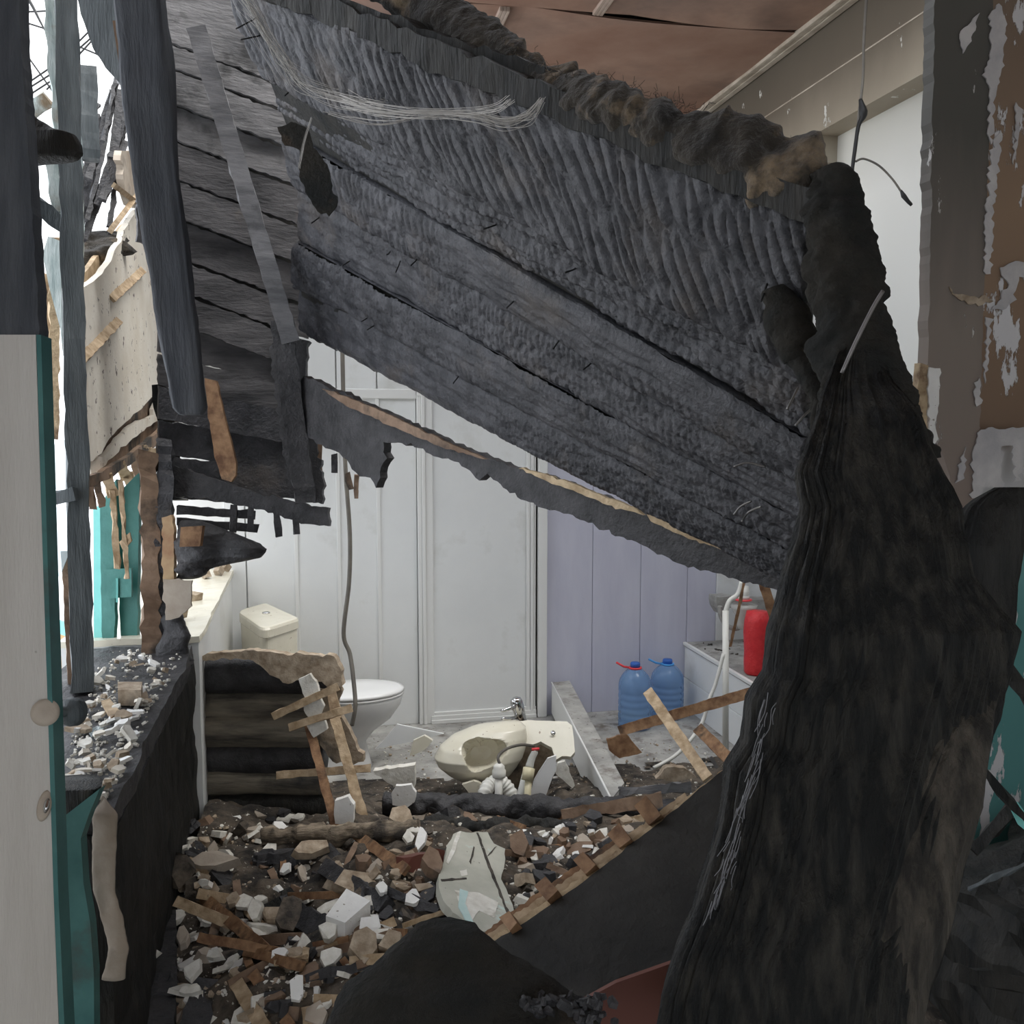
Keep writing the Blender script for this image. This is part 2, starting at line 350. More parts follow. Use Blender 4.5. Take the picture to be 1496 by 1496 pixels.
# right wall: clean below, smoke-stained towards the ceiling (soot deposit in the paint)
def zmat(name, stops, rough=.7, nsc=1.2, nst=.5, flake=None, stretch=(1, 1, .6)):
    m = bpy.data.materials.new(name); m.use_nodes = True; nt = m.node_tree; N = nt.nodes; L = nt.links
    b = N['Principled BSDF']; b.inputs['Roughness'].default_value = rough
    g = N.new('ShaderNodeNewGeometry'); sp = N.new('ShaderNodeSeparateXYZ'); L.new(g.outputs['Position'], sp.inputs[0])
    mpn = N.new('ShaderNodeMapping'); mpn.inputs['Scale'].default_value = stretch; L.new(g.outputs['Position'], mpn.inputs['Vector'])
    n = N.new('ShaderNodeTexNoise'); n.inputs['Scale'].default_value = nsc; n.inputs['Detail'].default_value = 6; L.new(mpn.outputs[0], n.inputs['Vector'])
    ma = N.new('ShaderNodeMath'); ma.operation = 'MULTIPLY_ADD'; L.new(n.outputs['Fac'], ma.inputs[0]); ma.inputs[1].default_value = nst; L.new(sp.outputs['Z'], ma.inputs[2])
    mr = N.new('ShaderNodeMapRange'); z0 = stops[0][0]; z1 = stops[-1][0]
    mr.inputs['From Min'].default_value = z0; mr.inputs['From Max'].default_value = z1; L.new(ma.outputs[0], mr.inputs['Value'])
    rp = N.new('ShaderNodeValToRGB'); L.new(mr.outputs[0], rp.inputs['Fac']); e = rp.color_ramp.elements
    while len(e) < len(stops): e.new(.5)
    for i, (z, c) in enumerate(stops): e[i].position = (z-z0)/(z1-z0); e[i].color = (*c, 1)
    out = rp.outputs['Color']
    if flake:
        fc, fs, flo, fst = flake
        m2 = N.new('ShaderNodeMapping'); m2.inputs['Scale'].default_value = fst; L.new(g.outputs['Position'], m2.inputs['Vector'])
        n2 = N.new('ShaderNodeTexNoise'); n2.inputs['Scale'].default_value = fs; n2.inputs['Detail'].default_value = 7; n2.inputs['Roughness'].default_value = .62; L.new(m2.outputs[0], n2.inputs['Vector'])
        r2 = N.new('ShaderNodeValToRGB'); r2.color_ramp.elements[0].position = flo; r2.color_ramp.elements[1].position = flo+.012; L.new(n2.outputs['Fac'], r2.inputs['Fac'])
        mx = N.new('ShaderNodeMix'); mx.data_type = 'RGBA'; L.new(r2.outputs['Color'], mx.inputs[0]); L.new(out, mx.inputs[6]); mx.inputs[7].default_value = (*fc, 1); out = mx.outputs[2]
        bp = N.new('ShaderNodeBump'); bp.inputs['Distance'].default_value = .004; bp.inputs['Strength'].default_value = .8; bp.invert = True; L.new(r2.outputs['Color'], bp.inputs['Height']); L.new(bp.outputs[0], b.inputs['Normal'])
    L.new(out, b.inputs['Base Color']); return m
M['rwall'] = zmat('smoke_stained_paint', [(2.6, (.72, .71, .66)), (3.6, (.56, .54, .47)), (3.95, (.33, .28, .21)), (4.3, (.13, .105, .075)), (4.9, (.06, .048, .035))], nsc=1.6, nst=.45, flake=((.62, .60, .54), 3.2, .655, (1, 1.6, 1)))
M['recess'] = zmat('recess_paint', [(1.9, (.48, .48, .49)), (2.05, (.72, .72, .68)), (3.3, (.74, .73, .68)), (3.95, (.46, .44, .38)), (4.4, (.3, .28, .24))], nsc=2, nst=.06)
M['peel'] = zmat('peeling_brown_paint', [(1.3, (.10, .28, .27)), (1.55, (.16, .36, .35)), (1.60, (.42, .42, .42)), (1.86, (.5, .49, .49)), (1.90, (.20, .13, .085)), (2.6, (.30, .20, .13)), (3.4, (.17, .13, .10))], nsc=4, nst=.12, flake=((.66, .65, .66), 3.4, .565, (3.2, 3.2, 1.)))
M['casing'] = zmat('scorched_casing_paint', [(1.6, (.26, .20, .17)), (2.3, (.24, .20, .17)), (2.9, (.09, .085, .075)), (3.5, (.10, .095, .085))], nsc=5, nst=.3, stretch=(4, 4, .6), flake=((.60, .58, .56), 5, .655, (2, 2, .8)))

# ================================================================== SETTING
YB = 5.85
XL = -.47
fl = bx('floor', -1.7, 3.6, -2.3, 9.0, -.12, 0, M['cool']); tag(fl, 'dusty grey floor strewn with plaster dust', kind='structure')

def bX(px, py=900): return WY(px, py, YB).x
wb_ = empty('wall_back', (1.2, YB, 0), 'back wall of white and lilac upright panels behind the toilet', kind='structure')
bx('backing', -1.0, 3.45, YB+.02, YB+.10, 0, 2.75, M['whitet'], wb_)
ed = [bX(p) for p in (330, 362, 435, 497, 555, 611)]
for i in range(len(ed)-1):
    bx('panel', ed[i]+.004, ed[i+1]-.004, YB-.004, YB+.03, 0, 2.75, M['white'], wb_, .003)
for p in (435, 497, 555):
    bx('cover_strip', bX(p)-.012, bX(p)+.012, YB-.014, YB+.01, 0, 2.08, M['whitet'], wb_, .004)
bx('rail', bX(497), bX(611), YB-.018, YB+.01, 2.02, 2.08, M['whitet'], wb_, .005)
ex = [bX(p) for p in (797, 865, 935, 1003, 1045)]
for i in range(4):
    bx('lilac_panel', ex[i]+.0015, ex[i+1]-.0015, YB-.004, YB+.03, 0, 2.75, M['lilac'], wb_, .002)
bx('panel', bX(1045)+.002, 3.42, YB-.01, YB+.03, 0, 2.75, M['white'], wb_, .002)
bx('panel', bX(611), bX(797), YB-.004, YB+.03, 2.12, 2.75, M['white'], wb_, .002)

d1 = empty('door_1', (bX(700), YB, 0), 'white closed door in a moulded white frame beside the lilac panels', kind='structure')
bx('leaf', bX(632), bX(768), YB-.012, YB+.02, .03, 2.03, M['white'], d1, .003)
for a, b_, y in ((611, 617, .03), (617, 622, .04), (622, 633, .028)):
    bx('jamb', bX(a), bX(b_), YB-y, YB+.01, 0, 2.1, M['whitet'], d1, .004)
for a, b_, y in ((768, 773, .03), (773.5, 778, .036), (778.5, 781, .03), (784, 797, .045)):
    bx('jamb', bX(a), bX(b_), YB-y, YB+.01, 0, 2.1, M['whitet'], d1, .004)
bx('gap_strip', bX(781), bX(784), YB-.006, YB+.01, 0, 2.1, M['dark'], d1)
bx('head_rail', bX(611), bX(797), YB-.035, YB+.01, 2.04, 2.12, M['whitet'], d1, .004)
for z0, z1, y in ((.0, .025, .045), (.025, .05, .035), (.05, .07, .026)):
    bx('bottom_rail', bX(628), bX(782), YB-y, YB+.01, z0, z1, M['whitet'], d1, .003)

XR = 3.25
wr = empty('wall_right', (XR, 5, 0), 'right hand wall, clean white low down and smoke blackened near the ceiling', kind='structure')
# thick wall with a tall recess
bx('recess_back', XR+.17, XR+.3, 2.9, 5.9, 0, 3.74, M['recess'], wr)
bx('upper_wall', XR, XR+.3, 2.6, 9.0, 3.74, 4.42, M['rwall'], wr)
bx('end_wall', XR, XR+.3, 5.9, 9.0, 0, 3.74, M['rwall'], wr)
V, F = gbox(XR-.004, XR, 2.7, 9.0, 4.055, 4.063); obj('seam', V, F, M['trimw'], wr)
c0 = WX(1260, 0, XR-.02); 
tr1 = empty('trim_1', (XR-.02, 5, 4.38), 'ribbed pale cornice strip between ceiling and sooty wall', kind='structure')
for k in range(4):
    bx('rib', XR-.035-k*.028, XR-.01-k*.028, 4.6, 9.0, 4.372-.004*(k % 2), 4.402, M['trimw'], tr1, .004)

ce = empty('ceiling', (2, 6, 4.4), 'brown smoke-stained hardboard ceiling with dark joints and battens', kind='structure')
ymid = 5.95
rC = np.random.default_rng(3)
def ceil_panel(x0, x1, y0, y1, sag, sd):
    n = 24; xs = np.linspace(x0, x1, n); ys = np.linspace(y0, y1, n); V = []; F = []
    for L_ in (0, 1):
        for j in range(n):
            for i in range(n):
                u = i/(n-1); v = j/(n-1)
                z = 4.4-sag*math.sin(math.pi*u)*abs(math.cos(math.pi*v*.5 if sd else math.pi*(1-v)*.5))**3-.01*float(vnoise(np.array([xs[i]*1.5, ys[j]*1.5, sd*3.])))
                V.append((xs[i], ys[j], z+L_*.012))
    for j in range(n-1):
        for i in range(n-1):
            a = j*n+i; F.append((a, a+1, a+n+1, a+n)); F.append((n*n+a, n*n+a+n, n*n+a+n+1, n*n+a+1))
    return obj('ceiling_board', V, F, M['ceil'], ce, True)
ceil_panel(.2, 2.0, 4.55, ymid-.012, .02, 0); ceil_panel(2.0, XR-.03, 4.55, ymid-.012, .025, 0)
ceil_panel(.2, 1.35, ymid+.012, 9, .012, 1); ceil_panel(1.35, XR-.03, ymid+.012, 9, .02, 1)
bx('attic_board', -.2, XR+.3, 4.4, 9.1, 4.45, 4.5, M['dark'], ce)
for x_, y0, y1 in ((WZ(870, 20, 4.4).x, 4.6, ymid-.02), (WZ(716, 55, 4.4).x, ymid+.03, 8.9)):
    for k in (-1, 0, 1): bx('batten', x_+k*.022-.010, x_+k*.022+.010, y0, y1, 4.37, 4.4, M['batten'], ce, .003)

# unseen front room around the camera, added to dim the foreground: ceiling, side walls, rear wall, opening sized to light the door
w5 = empty('wall_rear', (1.5, -2.2, 0), kind='structure')
bx('wall_piece', -1.6, 3.5, -2.3, -2.2, 0, .8, M['rwall'], w5); bx('wall_piece', -1.6, 3.5, -2.3, -2.2, 3.2, 4.5, M['rwall'], w5)
bx('wall_piece', -1.6, -1.4, -2.3, -2.2, .8, 3.2, M['rwall'], w5); bx('wall_piece', 1.2, 3.5, -2.3, -2.2, .8, 3.2, M['rwall'], w5)
w6 = bx('wall_side', -1.7, -1.6, -2.2, 2.0, 0, 4.5, M['rwall']); tag(w6, kind='structure')
w7 = bx('wall_corner', 3.55, 3.65, -2.2, 4.6, 0, 4.5, M['rwall']); tag(w7, kind='structure')
bx('front_room_board', -1.7, 3.6, -2.3, 3.2, 4.42, 4.46, M['ceil'], ce)
# far end wall of the upper storey
w2 = bx('wall_far', -.2, 3.5, 9.0, 9.1, 0, 4.5, M['dark']); tag(w2, kind='structure')

# left wall: low sill wall (continues into the bathroom), plastered reveal above
wl = empty('wall_left', (XL-.2, 4, 0), 'low burnt wall under the left window openings', kind='structure')
def rough_box(name, x0, x1, y0, y1, z0, z1, m, parent, amp, res=.035, fq=5, top_only=False):
    nx = max(2, int((x1-x0)/res)); ny = max(2, int((y1-y0)/res)); nzz = max(2, int((z1-z0)/res))
    bm = bmesh.new()
    def face(fn, a, b):
        g = [[bm.verts.new(fn(i/a, j/b)) for j in range(b+1)] for i in range(a+1)]
        for i in range(a):
            for j in range(b): bm.faces.new((g[i][j], g[i+1][j], g[i+1][j+1], g[i][j+1]))
    face(lambda u, v: (x0+u*(x1-x0), y0+v*(y1-y0), z1), nx, ny)
    face(lambda u, v: (x0+u*(x1-x0), y0+v*(y1-y0), z0), 1, 1)
    face(lambda u, v: (x1, y0+u*(y1-y0), z0+v*(z1-z0)), ny, nzz)
    face(lambda u, v: (x0, y0+u*(y1-y0), z0+v*(z1-z0)), ny, nzz)
    face(lambda u, v: (x0+u*(x1-x0), y0, z0+v*(z1-z0)), nx, nzz)
    face(lambda u, v: (x0+u*(x1-x0), y1, z0+v*(z1-z0)), nx, nzz)
    bmesh.ops.remove_doubles(bm, verts=bm.verts, dist=.0005)
    A = np.array([tuple(v.co) for v in bm.verts])
    Nn = np.stack([fbm(A*fq+o, 5) for o in (0, 31, 67)], -1)*amp
    for v, q in zip(bm.verts, Nn): v.co += Vector(q)
    bm.verts.index_update(); V = [tuple(v.co) for v in bm.verts]; F = [tuple(v.index for v in f.verts) for f in bm.faces]; bm.free()
    return obj(name, V, F, m, parent, False)
rough_box('charred_sill', XL-.42, XL, 2.32, 3.95, .93, .995, M['char'], wl, .014)
rough_box('charred_base', XL-.40, XL-.02, 2.36, 4.1, 0, .93, M['chark'], wl, .02)
rough_box('bathroom_ledge', -1.0, XL, 4.1, YB, .0, .985, M['white'], wl, .003)
rough_box('ledge_top', -1.0, XL+.012, 4.05, YB, .985, 1.01, M['porcy'], wl, .006)
plate('teal_end_face', [(84, 1200), (146, 1152), (130, 1190), (118, 1225), (122, 1290), (132, 1350), (137, 1420), (138, 1560), (80, 1560)], ('d', 2.12), .03, M['teald'], wl)
silo('scorched_corner', [(1136, 84, 140, 2.2), (1150, 82, 148, 2.15), (1180, 82, 140, 2.15), (1215, 82, 118, 2.15), (1236, 84, 100, 2.15)], .6, M['charp'], wl, n=30, m=24, amp=.006, freq=(14, 14, 14))
V, F = gsilo([(1163, 148, 152, 2.22), (1190, 133, 168, 2.2), (1240, 132, 172, 2.2), (1300, 132, 170, 2.2), (1350, 148, 182, 2.2), (1385, 158, 188, 2.2), (1430, 150, 180, 2.22)], .3, n=50, m=24, amp=.012, freq=(7, 7, 7), seed=4)
obj('peeled_paper', V, F, M['paper'], wl, True)

# ------------------------------------------------ plastered lath wall beyond the window posts
pw = empty('lath_and_plaster_wall', WX(190, 690, -.80), 'mouldy white plaster wall with broken lath edge between the burnt posts', 'wall')
pl = lambda x, y: WX(x, y, -.78)
plate('plaster_face', [(118, 440), (122, 420), (150, 400), (172, 360), (186, 330), (200, 308), (222, 300), (228, 340), (236, 400), (240, 450), (246, 505), (250, 540), (235, 560), (225, 578), (212, 592), (196, 606), (178, 622), (160, 640), (148, 662), (136, 672), (118, 668)], ('X', -.78), .025, M['wallpl'], pw, jag=1.1, step=7, seed=5)
plate('loose_plaster', [(130, 672), (150, 668), (172, 640), (198, 618), (222, 606), (226, 590), (245, 570), (252, 585), (235, 612), (205, 632), (178, 655), (150, 684), (132, 694)], ('X', -.80), .02, M['wallpl'], pw, jag=1.3, step=6, seed=6)
for k, (a, b_) in enumerate([((118, 520), (172, 464)), ((118, 470), (138, 452)), ((162, 432), (208, 391)), ((200, 372), (232, 330)), ((236, 412), (206, 440))]):
    if k != 2 and k != 0: continue
    pa = WX(*a, -.775); pb = WX(*b_, -.775); bar('exposed_lath', pa, pb, .055, .012, M['lath'], pw, rough=.002)
plate('bottom_lath', [(128, 698), (150, 690), (190, 664), (232, 630), (250, 600), (253, 612), (236, 644), (196, 676), (150, 704), (129, 712)], ('X', -.765), .02, M['brownw'], pw, jag=.8, step=7, seed=8)
for k, (x, y, x2, y2, w) in enumerate([(140, 705, 151, 742, 9), (156, 695, 166, 726, 14), (176, 680, 186, 700, 13), (196, 668, 204, 700, 12), (206, 660, 225, 668, 22), (228, 640, 252, 650, 20), (238, 604, 262, 634, 20), (190, 690, 193, 738, 7), (184, 700, 194, 742, 5), (132, 706, 136, 744, 8)]):
    a = WX(x, y, -.775); b_ = WX(x2, y2, -.775); d = (a-CAM).length
    bar('lath_end', a, b_, w*d/FPX, .012, M['lath'] if k % 3 else M['brownw'], pw, rough=.003)
plate('lath_backing', [(122, 560), (250, 460), (256, 610), (232, 640), (190, 672), (140, 690), (122, 690)], ('X', -.83), .02, M['brownw'], pw, jag=.8)
plate('lath_backing', [(122, 400), (180, 330), (226, 296), (236, 420), (236, 480), (122, 560)], ('X', -.86), .02, M['lath'], pw, jag=.8)
lt = empty('lath_offcut', WX(190, 320, -.74), 'two crossed pale laths above the plaster wall outside the window', 'lath')
for a, b_ in (((162, 336), (213, 268)), ((168, 272), (205, 300))): bar('stick', WX(*a, -.74), WX(*b_, -.74), .022, .012, M['lath'], lt)
o = plate('brown_board', [(178, 220), (202, 220), (213, 265), (211, 285), (205, 305), (190, 300), (180, 262)], ('X', -.77), .03, M['paper'], jag=1, step=7); tag(o, 'short brown board above the plaster wall, beside the tall post', 'board')
o = silo('debris_clump', [(340, 150, 175, 4.3), (352, 118, 182, 4.2), (372, 112, 176, 4.1), (392, 114, 160, 4.1), (402, 116, 140, 4.1)], .5, M['insul'], n=50, m=30, amp=.05, freq=(11, 11, 11)); tag(o, 'grey brown clump of burnt debris on top of the plaster wall', 'debris')

# window frame posts
fr = empty('window_1', WX(115, 1005, -.76), 'tall burnt window frame with shards of glass at the left', kind='structure')
def wbar(name, a, b_, w, t, m, X=-.76, parent=fr, **k):
    p = WX(*a, X); q = WX(*b_, X); return bar(name, p, q, w, t, m, parent, **k)
pbar('post', (96, -30, 3.1), (121, 1012, 3.15), 30, .07, M['framed'], fr, rough=.0025)
pbar('post', (73, 0, 3.16), (88, 200, 3.2), 17, .05, M['framel'], fr, rough=.003)
pbar('post', (74, 225, 3.2), (84, 310, 3.2), 14, .05, M['framel'], fr, rough=.003)
pbar('rail', (40, 165, 3.3), (70, 145, 3.3), 22, .04, M['framel'], fr, rough=.003)
pbar('rail', (40, 290, 3.1), (96, 330, 3.2), 22, .04, M['framed'], fr, rough=.003)
pbar('rail', (68, 730, 3.1), (108, 722, 3.1), 20, .04, M['framed'], fr, rough=.002)
pbar('side_strip', (80, 345, 3.3), (78, 640, 3.3), 13, .03, M['rawedge'], fr, rough=.003)
pbar('side_strip', (97, 805, 3.25), (106, 1005, 3.25), 13, .03, M['brownw'], fr, rough=.002)
pbar('side_strip', (66, 400, 3.35), (73, 620, 3.35), 14, .02, M['lath'], fr, rough=.004)
for sh in ([(62, 372), (70, 345), (88, 352), (92, 520), (88, 480), (72, 420)], [(68, 640), (80, 650), (100, 640), (104, 714), (72, 716)], [(73, 742), (106, 738), (104, 800), (88, 840), (76, 850)], [(58, 388), (64, 386), (64, 440), (60, 442)]):
    plate('glass_shard', sh, ('d', 3.22), .004, M['glass'] if sh[0][0] != 62 else M['framel'], fr)
pbar('post', (128, 96, 3.7), (132, 230, 3.7), 24, .06, M['framed'], fr, rough=.003)
pbar('post', (116, 110, 3.72), (118, 380, 3.72), 8, .05, M['framel'], fr, rough=.002)

def char_sticks():
    t = empty('burnt_roof_laths', WX(150, 355, -.75), 'bundle of thin charred laths slanting outside the window', 'lath')
    r = np.random.default_rng(4)
    for k, (x0, y0, x1, y1, w) in enumerate([(174, 96, 150, 205, 5), (176, 100, 128, 320, 6), (186, 160, 140, 300, 9), (186, 175, 122, 350, 10), (180, 190, 160, 330, 6), (145, 150, 116, 200, 6), (140, 165, 122, 300, 14), (165, 130, 130, 260, 9), (150, 200, 118, 355, 12), (170, 250, 160, 340, 4), (178, 130, 165, 230, 12), (184, 205, 150, 290, 10)]):
        pbar('lath', (x0, y0, 4.2+.1*r.random()), (x1, y1, 4.1+.1*r.random()), w, .02, M['char'], t, rough=.003)
    return t
char_sticks()
t = empty('teal_shutter', W(170, 940, 3.9), 'teal painted shutter boards with a hinge plate outside the window', 'shutter')
plate('board', [(136, 742), (146, 738), (149, 940), (137, 936)], ('d', 3.92), .03, M['teall'], t)
plate('board', [(146, 738), (170, 700), (170, 830), (166, 942), (149, 942)], ('d', 3.9), .03, M['teal'], t, jag=.4)
plate('board', [(172, 720), (204, 690), (202, 800), (200, 955), (176, 940), (174, 860)], ('d', 3.95), .03, M['teal'], t, jag=.4)
hp = plate('hinge_plate', [(151, 832), (192, 830), (192, 872), (153, 875)], ('d', 3.87), .012, M['teal'], t)
pbar('hinge_pin', (171, 845, 3.86), (171, 880, 3.86), 3, .01, M['teall'], hp)
plate('torn_piece', [(174, 792), (189, 778), (192, 790), (180, 805)], ('d', 3.85), .01, M['lath'], t)
for a, b_, w in (((165, 716, 3.8), (171, 830, 3.8), 8), ((176, 700, 3.8), (186, 845, 3.8), 6)):
    o = pbar('hanging_lath', a, b_, w, .01, M['lath'], rough=.003); tag(o, 'thin pale lath hanging in front of teal shutter, ' + ('left one' if a[0] == 165 else 'right one'), 'lath', 'laths over the shutter')
# second window post group, charred, right of the shutter
o = pbar('window_post', (216, 660, 3.7), (224, 962, 3.7), 24, .08, M['brownw'], rough=.006); tag(o, 'charred brown post standing on the sill right of teal shutter', 'post')
o = pbar('charred_stud', (240, 640, 3.72), (236, 955, 3.72), 22, .08, M['chars'], rough=.006); tag(o, 'dark charred stud beside the brown post on the sill', 'post')
t = empty('scorched_wall_remnant', W(255, 930, 3.72), 'tan scorched board remnant with torn cardboard at the end of the sill', 'board')
plate('tan_board', [(236, 756), (250, 752), (254, 770), (254, 850), (238, 850)], ('d', 3.7), .03, M['burntpaper'], t, jag=.8, step=6)
plate('torn_cardboard', [(238, 846), (254, 846), (280, 848), (279, 885), (262, 902), (242, 906)], ('d', 3.68), .012, M['paper'], t, jag=1.2, step=6)
silo('charred_stub', [(896, 234, 266, 3.75), (910, 234, 274, 3.72), (930, 232, 280, 3.7), (945, 232, 276, 3.7), (965, 230, 284, 3.7)], .6, M['char'], t, n=24, m=20, amp=.02, freq=(12, 12, 12))

# far outside: pipes, wires, bits of the neighbouring building
t = empty('gas_pipes', W(100, 990, 6), 'two pink brown pipes running outside below the window', 'pipe')
for y in (983, 1004): tube('pipe', [W(60, y+4, 6), W(200, y-18, 6)], .028, M['pipered'], t)
o = plate('orange_board', [(74, 915), (98, 925), (100, 1040), (74, 1040)], ('d', 6.4), .03, M['orange']); tag(o, 'orange brown board outside, low behind the window frame', 'board')
o = plate('teal_board', [(74, 903), (98, 910), (98, 930), (74, 922)], ('d', 6.3), .03, M['teall']); tag(o, 'bright teal rail outside above the orange board', 'rail')
for k, (a, b_) in enumerate([((28, 18), (72, 16)), ((28, 30), (72, 44)), ((34, 126), (72, 100)), ((34, 134), (72, 110)), ((38, 142), (72, 120)), ((32, 70), (66, 118)), ((110, 66), (122, 54)), ((110, 76), (128, 60)), ((110, 66), (134, 76)), ((108, 88), (132, 62))]):
    o = tube('overhead_wire', [W(a[0]-40, a[1]-(b_[1]-a[1])*40/(b_[0]-a[0]), 8), W(b_[0]+30, b_[1]+(b_[1]-a[1])*30/(b_[0]-a[0]), 8)], .008, M['nail'], seg=5)
    tag(o, ['topmost nearly level wire left of the frame post', 'second wire from the top left of the frame post, sloping down', 'upper of three parallel wires left of the frame post', 'middle of three parallel wires left of the frame post', 'lowest of three parallel wires left of the frame post', 'steep wire crossing the three parallel wires', 'upper rising wire right of the frame post', 'middle rising wire right of the frame post', 'wire sloping down to the right, right of the frame post', 'lowest rising wire right of the frame post'][k], 'wire', 'overhead wires outside')
o = tube('branch', smooth_path([W(36, -10, 6), W(48, 10, 6), W(58, 30, 6), W(66, 45, 6)], 4), [.012*(1-i*.05) for i in range(13)], M['nail'], seg=6); tag(o, 'dark twig against the sky at the top left', 'twig')

# right side: partition wall with peeling paint and its casing
wf = empty('wall_front', WY(1430, 700, 2.62), 'brown wall with peeling white flakes and teal dado at the right edge', kind='structure')
P_ = [WY(x, y, 2.66) for x, y in ((1432, -60), (1432, 1500))]
bx('wall_plane', WY(1436, 300, 2.66).x, 3.2, 2.66, 2.80, 0, 4.4, M['peel'], wf)
plate('casing', [(1366, -40), (1452, -40), (1442, 300), (1432, 600), (1424, 730), (1405, 752), (1392, 720), (1378, 660), (1358, 640), (1356, 540), (1360, 300)], ('Y', 2.58), .05, M['casing'], wf, jag=.9, step=12, seed=3)
for k, ol in enumerate([[(1446, 20), (1462, 4), (1470, 30), (1464, 90), (1454, 150), (1450, 210), (1444, 200), (1446, 130), (1438, 110), (1448, 70)],
        [(1452, 205), (1464, 190), (1460, 240), (1452, 300), (1450, 360), (1446, 402), (1438, 396), (1440, 330), (1444, 260)],
        [(1462, 392), (1484, 380), (1500, 384), (1500, 410), (1488, 404), (1484, 436), (1470, 450), (1448, 452), (1462, 436), (1474, 416), (1464, 402)],
        [(1428, 632), (1440, 626), (1500, 624), (1500, 640), (1492, 700), (1484, 704), (1480, 650), (1466, 652), (1462, 690), (1468, 706), (1456, 716), (1440, 712), (1432, 730), (1420, 728), (1422, 690), (1418, 672)],
        [(1410, 652), (1412, 672), (1408, 704), (1400, 706), (1402, 680)], [(1440, 462), (1448, 466), (1446, 520), (1438, 560), (1440, 500)], [(1424, 560), (1434, 552), (1434, 590), (1426, 594)],
        [(1404, 44), (1418, 30), (1430, 18), (1424, 44), (1414, 70), (1406, 78)], [(1484, 150), (1492, 160), (1488, 200), (1480, 240), (1484, 190)],
        [(1386, 420), (1400, 430), (1424, 434), (1440, 430), (1452, 440), (1430, 446), (1404, 440)]]):
    plate('paint_flake', ol, ('Y', 2.572 if ol[0][0] < 1446 or k < 2 else 2.65), .004, M['flake'] if k != 9 else M['plasb'], wf, jag=1.6, step=5, seed=50+k)
plate('split_board', [(1345, 530), (1357, 534), (1354, 650), (1346, 640), (1340, 600)], ('Y', 2.56), .03, M['rawedge'], wf, jag=.8, step=8)
plate('torn_paper', [(1358, 536), (1374, 538), (1372, 590), (1366, 620), (1370, 640), (1360, 662), (1356, 600)], ('Y', 2.55), .006, M['plasw'], wf, jag=1.2, step=6)

# ================================================================== COLLAPSED CEILING SECTION
slab = empty('collapsed_ceiling_section', W(1165, 860, 2.3), 'large sagging section of charred ceiling boards with alligator-cracked surface', 'ceiling section')
VB = [0, .36, .49, .62, .76, .88, 1.0]          # board joints
Lp = [(330, -25, 2.75), (395, 120, 2.95), (425, 200, 3.15), (440, 280, 3.35), (440, 360, 3.55), (440, 425, 3.75), (441, 492, 3.9)]
Rp = [(1185, 318, 1.72), (1170, 560, 1.9), (1175, 645, 2.0), (1180, 715, 2.08), (1180, 770, 2.15), (1180, 820, 2.22), (1172, 866, 2.3)]
LW = [W(*p) for p in Lp]; RW = [W(*p) for p in Rp]
for i, l in enumerate(LW): LW[i] = l
def slabpt(u, k, t):
    a = LW[k].lerp(LW[k+1], t); b = RW[k].lerp(RW[k+1], t); return a.lerp(b, u)
